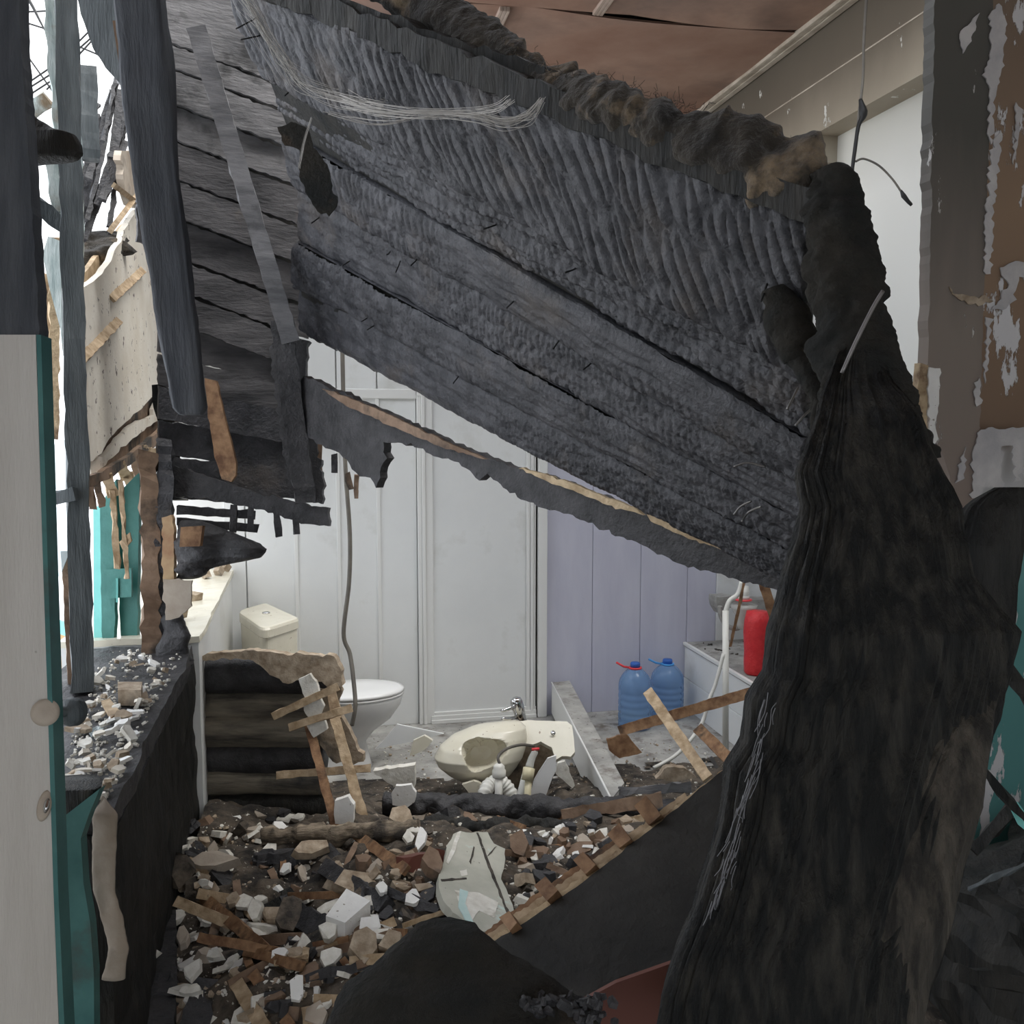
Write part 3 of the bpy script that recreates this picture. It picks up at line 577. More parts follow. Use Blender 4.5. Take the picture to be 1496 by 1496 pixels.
def board(k, name='charred_board'):
    a0, a1, b0, b1 = LW[k], LW[k+1], RW[k], RW[k+1]
    Lg = ((b0+b1)/2-(a0+a1)/2).length; Wd = ((a1-a0).length+(b1-b0).length)/2
    n = int(Lg/.0055); m = max(12, int(Wd/.0055)); n = min(n, 420); m = min(m, 90)
    u = np.linspace(-.02, 1.0, n)[:, None]; t = np.linspace(0, 1, m)[None, :]
    edge = .006
    r = np.random.default_rng(40+k)
    e0 = fbm(np.stack([u[:, 0]*Lg*14, np.full(n, k*3.1), np.zeros(n)], -1), 4)*edge/Wd*1.2
    e1 = fbm(np.stack([u[:, 0]*Lg*14, np.full(n, k*3.1+50), np.zeros(n)], -1), 4)*edge/Wd*1.2
    if k == 5: e1 = e1*.8-.02*(hash_(np.floor(u[:, 0]*60), np.zeros(n), np.zeros(n)) )
    tt = e0[:, None]+t*(1-e0[:, None]+e1[:, None])
    A0 = np.array(a0); A1 = np.array(a1); B0 = np.array(b0); B1 = np.array(b1)
    P = (A0*(1-tt[..., None])+A1*tt[..., None])*(1-u[..., None])+(B0*(1-tt[..., None])+B1*tt[..., None])*u[..., None]
    du = np.gradient(P, axis=0); dv = np.gradient(P, axis=1); N = np.cross(du, dv); N /= np.linalg.norm(N, axis=2, keepdims=True)
    mid = P.mean((0, 1)); sgn = np.sign(((np.array(CAM)-mid)*N[n//2, m//2]).sum()); N *= sgn
    X_ = (u+0*t)*Lg; Y_ = (0*u+t)*Wd
    # alligator ripples: short along the grain, long across it, leaning
    cl = [.040, .03, .030, .024, .020, .016][k]; cw = [.15, .09, .085, .075, .07, .06][k]
    wx = fbm(np.stack([X_*3, Y_*3, 0*X_+k], -1), 3)*.035
    xx = (X_-Y_*(.45 if k == 0 else .25)+wx)/cl; yy = (Y_+wx*.5)/cw+.37*np.floor(xx*.0)
    f1, f2 = worley(xx, yy, k*7)
    dome = np.clip((f2-f1)*2.2, 0, 1)**.55
    msk = np.clip(.8+fbm(np.stack([X_*1.8+9, Y_*4, 0*X_+k*5], -1), 3)*.9, .06, 1)
    if k == 0: msk = np.clip(msk+.35, .3, 1)
    amp = [.016, .010, .013, .012, .010, .009][k]
    fine = fbm(np.stack([X_*25, Y_*60, 0*X_+k], -1), 4)
    gr = fbm(np.stack([X_*5, Y_*55, 0*X_+k*2], -1), 4)
    prof = [0, -.018, .004, -.006, .008, 0][k]
    D = prof+amp*dome*msk+.0022*fine+.005*gr*(1-msk)+.012*fbm(np.stack([X_*1.5, Y_*2.5, 0*X_+k*4], -1), 2)
    if k == 1: D += .012*gr
    # eroded edges
    D -= .016*np.exp(-t*Wd/.012)+.016*np.exp(-(1-t)*Wd/.012)
    Fp = P+N*D[..., None]; Bp = P-N*.028
    V = np.concatenate([Fp.reshape(-1, 3), Bp.reshape(-1, 3)]); F = []
    idx = np.arange(n*m).reshape(n, m)
    q = np.stack([idx[:-1, :-1], idx[1:, :-1], idx[1:, 1:], idx[:-1, 1:]], -1).reshape(-1, 4)
    F = q.tolist()+(q[:, ::-1]+n*m).tolist()
    per = list(idx[0, :])+list(idx[1:, -1])+list(idx[-1, -2::-1])+list(idx[-2:0, 0])
    for i in range(len(per)):
        a = per[i]; b = per[(i+1) % len(per)]; F.append((a, b, b+n*m, a+n*m))
    return obj(name, V, F, M['chars'], slab, True)
for k in range(6): board(k)
def backing():
    n = 20; V = []; F = []
    ks = [(0, .06)]+[(k, 0) for k in range(1, 5)]+[(5, .35)]
    for off in (.05, .065):
        for i in range(n+1):
            for k, t in ks:
                p = slabpt(i/n, k, t); V.append(tuple(p+(p-CAM).normalized()*off))
    m = len(ks); T = (n+1)*m
    for i in range(n):
        for j in range(m-1):
            a = i*m+j; q = (a, a+m, a+m+1, a+1); F.append(q); F.append(tuple(x+T for x in q[::-1]))
    per = [i*m for i in range(n+1)]+[n*m+j for j in range(1, m)]+[i*m+m-1 for i in range(n-1, -1, -1)]+[j for j in range(m-2, 0, -1)]
    for i in range(len(per)): a = per[i]; b = per[(i+1) % len(per)]; F.append((a, b, b+T, a+T))
    obj('backing_boards', V, F, M['chark'], slab)
backing()
# edge beam above the first board and the split plank below the last
pbar('edge_timber', (470, 14, 2.5), (1190, 306, 1.70), 40, .07, M['chark'], slab, rough=.004)
pbar('edge_timber', (330, -40, 2.70), (840, 140, 2.1), 40, .07, M['chark'], slab, rough=.005)
V, F = gplate([(430, 560), (445, 548), (470, 562), (520, 582), (600, 620), (700, 664), (800, 697), (900, 733), (1000, 780), (1165, 850), (1165, 872), (1100, 852), (1000, 826), (900, 780), (830, 752), (790, 742), (740, 716), (712, 692), (700, 702), (670, 676), (640, 668), (600, 650), (560, 646), (562, 668), (554, 690), (550, 712), (540, 700), (520, 690), (500, 668), (470, 650), (450, 640), (425, 600)],
              [(430, 560, 3.75), (1165, 850, 2.4), (797, 505, 2.9)], .035, jag=1.6, step=6, seed=12)
obj('split_plank', V, F, M['char'], slab)
V, F = gplate([(470, 568), (500, 577), (560, 602), (640, 640), (700, 666), (712, 672), (640, 652), (560, 617), (500, 590)], [(430, 560, 3.72), (1165, 850, 2.37), (797, 505, 2.87)], .012, jag=.7, step=6, seed=2)
obj('splintered_edge', V, F, M['brownw'], slab)
V, F = gplate([(758, 683), (820, 700), (880, 724), (925, 740), (940, 752), (900, 742), (850, 722), (800, 704)], [(430, 560, 3.72), (1165, 850, 2.37), (797, 505, 2.87)], .014, jag=.8, step=6, seed=3)
obj('splintered_edge', V, F, M['rawedge'], slab)
V, F = gplate([(945, 750), (1010, 775), (1090, 808), (1080, 812), (1000, 784), (950, 762)], [(430, 560, 3.72), (1165, 850, 2.37), (797, 505, 2.87)], .014, jag=.7, step=6, seed=3)
obj('splintered_edge', V, F, M['rawedge'], slab)

# lookup of slab depth under a pixel
SG = []
for k in range(6):
    for i in range(41):
        for j in range(5): p = slabpt(i/40, k, j/4); q = proj(p); SG.append((q[0], q[1], q[2]))
SG = np.array(SG)
def sdep(x, y): d = np.hypot(SG[:, 0]-x, SG[:, 1]-y); i = np.argsort(d)[:4]; return float((SG[i, 2]).mean())
nails = [(500, 388, 530, 368), (528, 470, 556, 450), (536, 482, 566, 462), (578, 398, 586, 378), (600, 388, 613, 374), (565, 372, 570, 368), (740, 450, 778, 412), (808, 510, 822, 488), (706, 335, 738, 322), (455, 326, 472, 312), (345, 42, 394, 14), (352, 58, 400, 46), (416, 140, 430, 125), (826, 398, 845, 390), (1112, 440, 1124, 404), (852, 540, 868, 526), (662, 560, 680, 535)]
for (a, b, c, d_) in nails:
    dd = sdep(a, b)
    tube('nail', [W(c, d_, dd+.0), W((a+c)/2, (b+d_)/2+1, dd-.05), W(a, b, dd-.10)], .0022, M['nail'], slab, 6)
for pts in ([(1166, 566), (1158, 582), (1150, 598)], [(1192, 592), (1176, 606), (1162, 622)], [(1210, 672), (1190, 684), (1178, 692), (1170, 706)], [(1118, 682), (1092, 676), (1072, 682)], [(1098, 732), (1082, 740), (1072, 752)], [(1112, 740), (1094, 748), (1084, 762)], [(1230, 545), (1250, 500), (1275, 450), (1290, 425)]):
    P0 = smooth_path([W(x, y, (1.86 if pts[0][0] == 1230 else sdep(x, y)-.03)-.06*i/2) for i, (x, y) in enumerate(pts)], 5)
    if pts[0][0] == 1230: P0 = smooth_path([W(x, y, 1.5) for x, y in pts], 4)
    tube('bent_nail', P0, .0026 if pts[0][0] != 1230 else .0032, M['steel'], slab, 6)
# torn tar-paper flap
plate('torn_flap', [(405, 185), (432, 178), (452, 190), (458, 215), (478, 240), (492, 300), (480, 316), (458, 305), (448, 280), (438, 258), (438, 218), (415, 212)], ('d', 2.92), .006, M['insuk'], slab, jag=1.5, step=6)

# insulation over the top edge and down the right end
ins = empty('burnt_insulation_roll', W(1100, 260, 1.8), 'thick roll of burnt brown insulation along the top edge of the slab', 'insulation')
def roll(name, path, m_, n=150, seg=34, amp=.03, fq=11, seed=0, thick=.8):
    p = np.array(path, float); t = np.linspace(0, len(p)-1, n); i = np.arange(len(p))
    x = np.interp(t, i, p[:, 0]); y = np.interp(t, i, p[:, 1]); d = np.interp(t, i, p[:, 2]); r = np.interp(t, i, p[:, 3])*d/FPX
    C = np.array([W(*q) for q in zip(x, y, d)]); T = np.gradient(C, axis=0); T /= np.linalg.norm(T, axis=1, keepdims=True)
    fw = np.array(Rm @ Vector((0, 0, -1))); Sd = np.cross(T, fw); Sd /= np.linalg.norm(Sd, axis=1, keepdims=True)
    th = np.linspace(0, 2*math.pi, seg, endpoint=False)
    N = np.cos(th)[None, :, None]*Sd[:, None, :]+np.sin(th)[None, :, None]*fw[None, None, :]*thick
    R = C[:, None, :]+N*r[:, None, None]; dsp = amp*fbm(R*fq+seed, 5)+amp*.8*np.abs(vnoise(R*fq*2.2+seed))
    R = R+N*dsp[..., None]; V, F = loft(R); return obj(name, V, F, m_, ins, True)
roll('insulation_layer', [(540, -50, 2.55, 34), (640, 18, 2.42, 38), (700, 62, 2.32, 32), (770, 98, 2.22, 28), (830, 128, 2.12, 22)], M['insul'], amp=.022, seed=3)
roll('insulation_layer', [(815, 118, 2.12, 10), (845, 132, 2.05, 24), (890, 150, 1.98, 30), (960, 175, 1.92, 34), (1030, 205, 1.86, 36), (1100, 232, 1.82, 44), (1160, 256, 1.78, 42), (1215, 290, 1.76, 34)], M['insul'], n=220, seg=44, amp=.024, fq=12, seed=9)
roll('insulation_layer', [(1195, 250, 1.72, 18), (1222, 310, 1.70, 42), (1232, 380, 1.68, 48), (1240, 450, 1.66, 52), (1256, 530, 1.62, 56), (1276, 600, 1.58, 58), (1300, 680, 1.55, 70)], M['insuk'], n=220, seg=56, amp=.018, fq=15, seed=14, thick=.8)
roll('insulation_layer', [(1130, 420, 1.82, 10), (1150, 470, 1.80, 26), (1180, 520, 1.78, 30), (1205, 580, 1.72, 26), (1220, 650, 1.65, 26), (1210, 720, 1.6, 24)], M['insuk'], n=90, seg=30, amp=.016, fq=10, seed=24)
# loose tufts of fibre
gs = []
r = np.random.default_rng(11)
for k in range(260):
    s = r.uniform(0, 1); px = 640+s*590; py = np.interp(px, [640, 700, 830, 890, 1030, 1100, 1160, 1230], [0, 42, 112, 112, 160, 186, 206, 262])+r.normal(3, 5)
    d = np.interp(px, [640, 830, 1230], [2.4, 2.05, 1.74]); a = W(px, py+6, d); q = [a]
    dr = Vector((r.normal(0, 1), r.normal(0, 1), abs(r.normal(0, 1)))).normalized()*.006
    for _ in range(3): q.append(q[-1]+dr+Vector(r.normal(0, .005, 3)))
    gs.append(gtube(q, .0005, 3))
V, F = join(*gs); o = obj('loose_tufts', V, F, M['insul'], ins); o['kind'] = 'stuff'

# glass-fibre strands draped over the boards
gs = []
def strandset(pts, n, spread, rad=.0006):
    for k in range(n):
        off = r.normal(0, spread, 2); wig = r.normal(0, spread*.45, (len(pts), 2)); fan = [1.0]*len(pts)
        P0 = [W(p[0]+off[0]*p[3]+wig[i][0]*p[3], p[1]+off[1]*p[3]+wig[i][1]*p[3], p[2]+r.normal(0, .008)) for i, p in enumerate(pts)]
        gs.append(gtube(smooth_path(P0, 5), rad, 3, False))
strandset([(790, 146, 2.0, .8), (770, 170, 2.02, 1.2), (735, 178, 2.05, 1.1), (690, 168, 2.1, .9), (620, 164, 2.2, .7), (560, 165, 2.3, 1.2), (500, 150, 2.45, 2)], 26, 4)
strandset([(745, 146, 2.0, .8), (720, 160, 2.05, 1.0), (660, 166, 2.15, .9), (600, 166, 2.2, .9), (540, 160, 2.35, 1.5)], 12, 4)
strandset([(352, -10, 2.6, 1), (372, 20, 2.6, .8), (388, 50, 2.6, .8), (412, 82, 2.62, .9), (440, 120, 2.65, 1.2), (490, 140, 2.6, 1.4), (560, 152, 2.45, 1)], 22, 4)
strandset([(478, 165, 2.5, .8), (520, 176, 2.45, .9), (560, 180, 2.4, .6), (600, 170, 2.35, .6)], 7, 4)
strandset([(456, 172, 2.6, .5), (446, 205, 2.6, .5), (438, 245, 2.6, .5)], 4, 3, .0009)
strandset([(352, 0, 2.6, 1.8), (380, 40, 2.6, 1.8), (400, 85, 2.6, 1.8), (425, 110, 2.6, 1.8)], 14, 6, .0004)
V, F = join(*gs); o = obj('fibre_strands', V, F, M['fibre']); tag(o, 'loose grey glass-fibre strands draped across the charred boards', 'fibre', kind='stuff')

# ================================================================== HANGING WALL BOARDS (left)
hw = empty('hanging_wall_section', W(350, 740, 3.8), 'grey smoke-stained board wall section with studs hanging at the upper left', 'wall section')
HP = [(200, 100, 3.5), (440, 330, 3.95), (260, 740, 3.85)]
rows = [(-40, 62), (62, 98), (98, 150), (150, 202), (202, 258), (258, 314), (314, 372), (372, 420), (420, 470), (470, 520), (520, 566), (566, 616), (616, 668), (668, 716)]
for k, (a, b) in enumerate(rows):
    sl = .38 if k < 9 else .34-.05*(k-8)
    xr = [400, 415, 430, 445, 450, 455, 455, 448, 440, 436, 440, 452, 462, 470][k]
    xl = 172 if k < 3 else (200 if k < 7 else 232)
    y0 = lambda x: a+(x-240)*sl; y1 = lambda x: b-4.0+(x-240)*sl
    if k in (10, 11): y1 = lambda x: b-2.5+(x-240)*sl
    V, F = gplate([(xl, y0(xl)), (xr, y0(xr)), (xr+3, y1(xr)), (xl, y1(xl))], [(q[0], q[1], q[2]-.012*(k % 3)) for q in HP], .02, jag=.9, step=7, seed=30+k)
    obj('board', V, F, M['greyw'] if k < 4 else (M['greym'] if k < 11 else M['chars']), hw)
plate('backing_lath', [(190, -60), (340, -60), (400, 60), (440, 190), (452, 300), (440, 470), (425, 480), (240, 520)], [(200, 100, 3.56), (440, 330, 4.01), (260, 740, 3.91)], .01, M['dark'], hw)
plate('bottom_rail', [(255, 680), (380, 722), (440, 735), (478, 742), (480, 768), (440, 765), (380, 744), (300, 728), (255, 726)], ('d', 3.8), .05, M['char'], hw, jag=1.2, step=6)
plate('ragged_end', [(430, 490), (450, 498), (448, 520), (446, 560), (455, 620), (472, 690), (470, 735), (440, 730), (420, 700), (405, 600), (395, 520), (400, 480)], ('d', 3.78), .04, M['char'], hw, jag=2, step=6)
pbar('stud', (286, 38, 3.35), (425, 500, 3.6), 26, .05, M['greyw'], hw, rough=.0015)
pbar('stud', (410, 470, 3.66), (447, 735, 3.72), 30, .05, M['char'], hw, rough=.004)
pbar('stud', (232, 560, 3.85), (262, 730, 3.85), 22, .05, M['chark'], hw, rough=.004)
for k, (x0, y0_, x1, y1_, w) in enumerate([(402, 740, 408, 784, 9), (431, 748, 434, 780, 9), (367, 735, 366, 776, 9), (341, 738, 340, 778, 10), (455, 640, 462, 690, 6), (488, 664, 489, 690, 8), (508, 690, 512, 714, 7), (521, 694, 520, 728, 7), (466, 640, 466, 700, 8)]):
    pbar('hanging_lath', (x0, y0_, 3.8), (x1, y1_, 3.8), w, .012, M['char'] if k < 6 else M['brownw'], hw, rough=.002)
for (y0_, y1_, x1) in ((745, 748, 372), (762, 768, 376), (722, 728, 395)):
    pbar('cross_lath', (258, y0_, 3.84), (x1, y1_+4, 3.84), 12, .012, M['char'], hw, rough=.002)
o = plate('scorched_lath', [(299, 552), (316, 556), (326, 600), (345, 676), (344, 694), (338, 704), (324, 700), (316, 676), (304, 610)], ('d', 3.55), .02, M['lathb'], jag=.5, step=8); tag(o, 'brown scorched lath hanging against the dark boards beside the tall post', 'lath')
t = empty('charred_log_stub', W(320, 838, 3.7), 'jagged charred log stub sticking out above the tiled ledge', 'log')
silo('stub', [(760, 262, 296, 3.75), (772, 256, 322, 3.72), (790, 256, 366, 3.7), (802, 258, 386, 3.7), (815, 258, 378, 3.7), (824, 258, 340, 3.7), (838, 258, 300, 3.72), (846, 260, 280, 3.75)], .35, M['char'], t, n=60, m=36, amp=.025, freq=(10, 10, 14), seed=2)
plate('brown_block', [(264, 770), (296, 768), (292, 798), (262, 799)], ('d', 3.60), .03, M['lathb'], t)
t = empty('tall_charred_post', W(280, 605, 2.3), 'tall dark charred post in front of the left boards, its lower end broken off', 'post')
V, F = gsilo([(-60, 164, 236, 2.15), (0, 168, 240, 2.15), (120, 178, 252, 2.18), (240, 196, 262, 2.2), (360, 214, 276, 2.25), (480, 232, 288, 2.28), (560, 248, 296, 2.3), (598, 254, 300, 2.3), (606, 262, 296, 2.3)], .5, n=140, m=30, amp=.007, freq=(9, 9, 5), power=6, seed=1, groove=.005)
obj('timber', V, F, M['post'], t, True)
o = plate('diagonal_brace', [(108, -20), (170, -30), (178, 60), (196, 150), (150, 92), (136, 70), (118, 20)], ('d', 3.0), .05, M['framed'], jag=.8, step=8); tag(o, 'weathered diagonal board at the top left behind the posts', 'board')
pbar_ = pbar('thin_cleat', (168, 30, 2.9), (196, 218, 3.0), 7, .02, M['brownw']); tag(pbar_, 'thin pale wooden strip along the left side of the tall charred post', 'strip')

# ================================================================== NEAR DOOR (left)
dr_ = empty('door', W(60, 1496, 1.5), 'grey-white painted door with round knob, teal edge and burnt upper half', 'door')
dz = 1.5
bot = 2000
plate('lower_panel', [(-420, 488), (52, 489), (62, 800), (70, 1040), (78, 1300), (88, 1560), (-420, 1560)], ('d', dz), .035, M['door'], dr_)
plate('upper_panel', [(-420, -80), (26, -80), (30, 60), (40, 200), (46, 300), (54, 420), (57, 492), (-420, 492)], ('d', dz+.01), .03, M['post'], dr_, jag=.8, step=12)
plate('teal_edge', [(53, 489), (60, 489), (69, 800), (77, 1040), (85, 1300), (97, 1560), (89, 1560), (78, 1300), (70, 1040), (62, 800)], ('d', dz-.002), .034, M['teald'], dr_)
kb = empty('x', (0, 0, 0)); bpy.data.objects.remove(kb)
ax = (ray(66, 1041)*-1).normalized()
kc = W(66, 1041, dz-.004)
rose = lathe('rose', [(0, 0), (.021, 0), (.021, .003), (.015, .006), (0, .006)], kc, M['paper'], dr_, axis=ax)
kc2 = W(100, 1040, dz+.055)
axk = (kc2-W(72, 1040, dz+.02)).normalized()
lathe('knob', [(0, -.03), (.009, -.03), (.009, -.008), (.02, -.004), (.0235, .006), (.0225, .018), (.014, .027), (0, .029)], kc2, M['framed'], dr_, axis=axk)
kh = lathe('keyhole_plate', [(0, 0), (.019, 0), (.019, .002), (.015, .005), (0, .005)], W(65, 1177, dz-.004), M['paper'], dr_, axis=ax, sx=.55, sy=1.25)
ck = lathe('key_cylinder', [(0, 0), (.007, 0), (.007, .003), (0, .003)], W(68, 1177, dz-.010), M['chrome'], kh, axis=ax, sx=.6, sy=1.6)
o = silo('burnt_bar', [(150, 34, 38, 1.9), (170, 20, 52, 1.9), (190, 0, 80, 1.9), (198, -10, 112, 1.9), (210, -10, 119, 1.9), (225, -10, 121, 1.9), (234, -10, 112, 1.9), (240, 20, 60, 1.9)], .3, M['chark'], n=50, m=30, amp=.012, freq=(9, 9, 12), seed=8); tag(o, 'burnt wooden bar sticking out from behind the door across the window', 'bar')

# ================================================================== FOREGROUND CHARRED TIMBER
t = empty('charred_trunk_beam', W(1180, 1496, 1.25), 'massive charred upright timber filling the right foreground', 'beam')
rowsT = [(470, 1240, 1275, 1.62), (560, 1210, 1300, 1.55), (610, 1196, 1335, 1.5), (650, 1182, 1352, 1.48), (690, 1168, 1372, 1.46), (740, 1178, 1400, 1.44), (790, 1168, 1408, 1.42), (840, 1150, 1420, 1.41), (880, 1140, 1450, 1.4), (920, 1130, 1480, 1.39), (980, 1124, 1470, 1.38), (1020, 1100, 1462, 1.37), (1080, 1090, 1448, 1.36), (1120, 1064, 1440, 1.35), (1190, 1056, 1420, 1.33), (1250, 1040, 1405, 1.32), (1330, 1018, 1384, 1.3), (1380, 996, 1360, 1.29), (1440, 980, 1352, 1.28), (1500, 972, 1342, 1.27), (1600, 965, 1330, 1.25)]
silo('timber', rowsT, .34, M['charp'], t, n=420, m=200, amp=.011, freq=(7, 7, 2.4), power=3.0, seed=5, groove=.011, gfreq=150)
o = silo('charred_stump', [(712, 1462, 1490, 1.62), (725, 1432, 1496, 1.62), (745, 1412, 1500, 1.61), (800, 1396, 1494, 1.6), (850, 1390, 1488, 1.6), (900, 1390, 1490, 1.58), (960, 1380, 1482, 1.56), (1030, 1370, 1462, 1.55), (1200, 1350, 1410, 1.52), (1500, 1290, 1350, 1.48), (1750, 1260, 1330, 1.44)], .3, M['chark'], n=120, m=50, amp=.013, freq=(9, 9, 5), seed=15, groove=.006); tag(o, 'shorter dark charred log end behind the big timber at the right edge', 'log')
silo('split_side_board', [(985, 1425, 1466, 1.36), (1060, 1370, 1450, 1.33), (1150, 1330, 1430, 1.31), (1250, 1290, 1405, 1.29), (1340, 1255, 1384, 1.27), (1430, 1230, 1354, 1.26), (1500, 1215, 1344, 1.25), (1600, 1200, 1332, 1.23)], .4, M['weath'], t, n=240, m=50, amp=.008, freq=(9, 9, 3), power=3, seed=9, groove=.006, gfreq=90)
silo('split_side_board', [(1190, 1180, 1196, 1.22), (1260, 1170, 1200, 1.2), (1350, 1150, 1190, 1.175), (1440, 1140, 1180, 1.16), (1600, 1130, 1176, 1.14)], .4, M['weath'], t, n=120, m=30, amp=.008, freq=(9, 9, 3), power=3, seed=4, groove=.006, gfreq=60) if False else None
# silvery scraped fibres on the timber's left edge
gs = []
for k in range(60):
    a = r.uniform(0, 1); px = np.interp(a, [0, .5, 1], [1128, 1085, 1040])+r.normal(0, 6); py = 1010+a*330
    d = 1.27; q = [W(px, py, d-.005)]; L_ = r.uniform(10, 50)
    q += [W(px-L_*.25+r.normal(0, 2), py+L_*.8, d-.008+r.normal(0, .004)), W(px-L_*.45+r.normal(0, 3), py+L_*1.5, d)]
    gs.append(gtube(smooth_path(q, 3), .0006, 3, False))
V, F = join(*gs); o = obj('pale_fibres', V, F, M['fibre2'], t); o['kind'] = 'stuff'

# fallen lath panel (dark face, bright broken edge)
fp = empty('fallen_lath_panel', W(850, 1430, 1.6), 'fallen dark wall panel leaning across the bottom, its pale broken edge with lath ends', 'wall panel')
FP = [(710, 1378, 1.75), (1100, 1092, 2.15), (1000, 1500, 1.55)]
plate('dark_face', [(706, 1384), (760, 1352), (850, 1290), (950, 1212), (1030, 1146), (1098, 1093), (1180, 1080), (1180, 1500), (1080, 1440), (985, 1408), (900, 1430), (850, 1462), (700, 1560), (520, 1560), (560, 1480)], FP, .006, M['dark'], fp, jag=.6, step=10)
FP2 = [(a, b, c+.008) for a, b, c in FP]
plate('edge_board', [(712, 1374), (850, 1282), (950, 1206), (1098, 1092), (1100, 1110), (950, 1230), (760, 1370), (720, 1386)], FP2, .014, M['rawedge'], fp, jag=.8, step=6)
FP3 = [(a, b, c+.025) for a, b, c in FP]
plate('edge_board', [(704, 1372), (760, 1330), (850, 1269), (940, 1203), (1000, 1158), (1004, 1164), (850, 1298), (712, 1390)], FP3, .014, M['lath'], fp, jag=.9, step=6, seed=9)
FP4 = [(a, b, c+.045) for a, b, c in FP]
plate('edge_board', [(698, 1370), (760, 1322), (850, 1260), (900, 1224), (906, 1234), (850, 1286), (706, 1388)], FP4, .012, M['lathb'], fp, jag=1.1, step=6, seed=19)
for (x, y, s) in ((944, 1184, 34), (903, 1222, 30), (852, 1260, 28), (796, 1298, 28), (742, 1345, 24)):
    d = np.interp(x, [710, 1100], [1.75, 2.15])-.012; h = s*.5
    ok = pbar('lath_end', (x-h*.5, y-h*.8, d+.02), (x+h*.75, y+h*.75, d-.012), s*.72, .03, M['lathb'], fp, rough=.0015)
rp_ = plate('red_hardboard_piece', [(845, 1466), (900, 1436), (985, 1406), (980, 1560), (870, 1560)], ('d', 1.48), .01, M['redp']); tag(rp_, 'dark red hardboard piece at the bottom, left of the big timber', 'board')
o = silo('insulation_mound', [(1342, 630, 668, 1.4), (1352, 606, 700, 1.38), (1375, 588, 722, 1.36), (1400, 574, 750, 1.35), (1425, 545, 790, 1.33), (1450, 500, 820, 1.32), (1475, 478, 850, 1.3), (1500, 470, 880, 1.3), (1580, 460, 900, 1.3)], .5, M['insuk'], n=110, m=70, amp=.022, freq=(9, 9, 9), seed=33); tag(o, 'dark blurred mound of burnt insulation at the bottom centre', 'insulation')
gs = []
for k in range(70):
    c = W(r.uniform(760, 900), r.uniform(1455, 1496)+0, 1.27+r.uniform(-.01, .03)); gs.append(gchunk(c, r.uniform(.006, .03), r.uniform(.005, .02), r.uniform(.004, .014), r))
V, F = join(*gs); o = obj('char_crumbs', V, F, M['char']); tag(o, 'black glossy char crumbs at the bottom edge beside the red board', 'char', kind='stuff')
# debris in the dark lower right corner
def right_stick(a, b, w, t_, m_, lab, nm='charred_stick', g=None): o = pbar(nm, a, b, w, t_, m_, rough=.003); tag(o, lab, 'stick', g)
right_stick((1430, 1120, 2.2), (1510, 1210, 2.2), 12, .03, M['charp'], 'charred stick with reddish ash slanting at the right edge, lower one')
right_stick((1455, 955, 2.2), (1515, 1040, 2.2), 20, .04, M['chark'], 'thick dark charred stick right of the big timber, upper one')
right_stick((1415, 1300, 2.1), (1510, 1255, 2.1), 5, .01, M['framed'], 'thin grey stick in the dark corner right of the timber')
right_stick((1400, 1420, 2.0), (1500, 1440, 2.0), 22, .03, M['chark'], 'dark plank lying in the lower right corner')
right_stick((1480, 1180, 2.3), (1420, 1240, 2.3), 16, .04, M['chark'], 'short dark stick crossing in front of the teal wall')
o = rough_box('burnt_debris_heap', WZ(1300, 1200, 0).x-.9, 3.1, 1.2, 2.55, 0, .62, M['chark'], None, .10, res=.05, fq=3); tag(o, 'black heap of burnt debris filling the lower right corner', 'debris', kind='stuff')
o = plate('white_paper_scrap', [(1475, 1178), (1487, 1172), (1500, 1190), (1500, 1215), (1488, 1205)], ('d', 2.28), .004, M['teall']); tag(o, 'light blue scrap showing between the sticks at the right edge', 'scrap')

# fibres of hanging cable, upper right
cb = empty('hanging_cable', W(1245, 265, 5.1), 'thin burnt cable hanging from the ceiling before the white recess, with a curled branch', 'cable')
tube('main_strand', smooth_path([W(1266, -5, 5.2), W(1262, 60, 5.2), (W(1261, 110, 5.2)), W(1257, 150, 5.2), W(1255, 165, 5.2), W(1251, 210, 5.2), W(1243, 262, 5.2)], 6), .008, M['cable'], cb)
tube('thick_piece', smooth_path([W(1257, 145, 5.19), W(1261, 168, 5.19), W(1254, 185, 5.19), W(1248, 225, 5.19), W(1243, 264, 5.19)], 5), [.010, .012, .015, .02, .024, .022, .018, .015, .013, .012, .011, .011, .010, .010, .010, .010, .010, .010, .010, .009, .008], M['nail'], cb)
tube('curled_branch', smooth_path([W(1250, 236, 5.2), W(1262, 232, 5.2), W(1284, 242, 5.2), (W(1304, 262, 5.2)), W(1318, 282, 5.2), W(1332, 298, 5.2)], 5), .006, M['cable'], cb)
tube('burnt_tip', [W(1316, 278, 5.2), W(1320, 286, 5.2), W(1328, 296, 5.2), W(1332, 300, 5.2)], [.006, .014, .010, .008], M['nail'], cb)
cbl = smooth_path([W(500, 500, 4.9), W(502, 600, 4.9), W(505, 690, 4.9), W(511, 780, 4.9), W(510, 850, 4.9), W(502, 925, 4.9), W(511, 955, 4.9), W(516, 990, 4.85), W(519, 1030, 4.8), W(514, 1060, 4.8)], 8)
o = tube('bare_cable', cbl, .011, M['cable']); tag(o, 'long grey cable hanging in front of the white panels down to the toilet', 'cable')

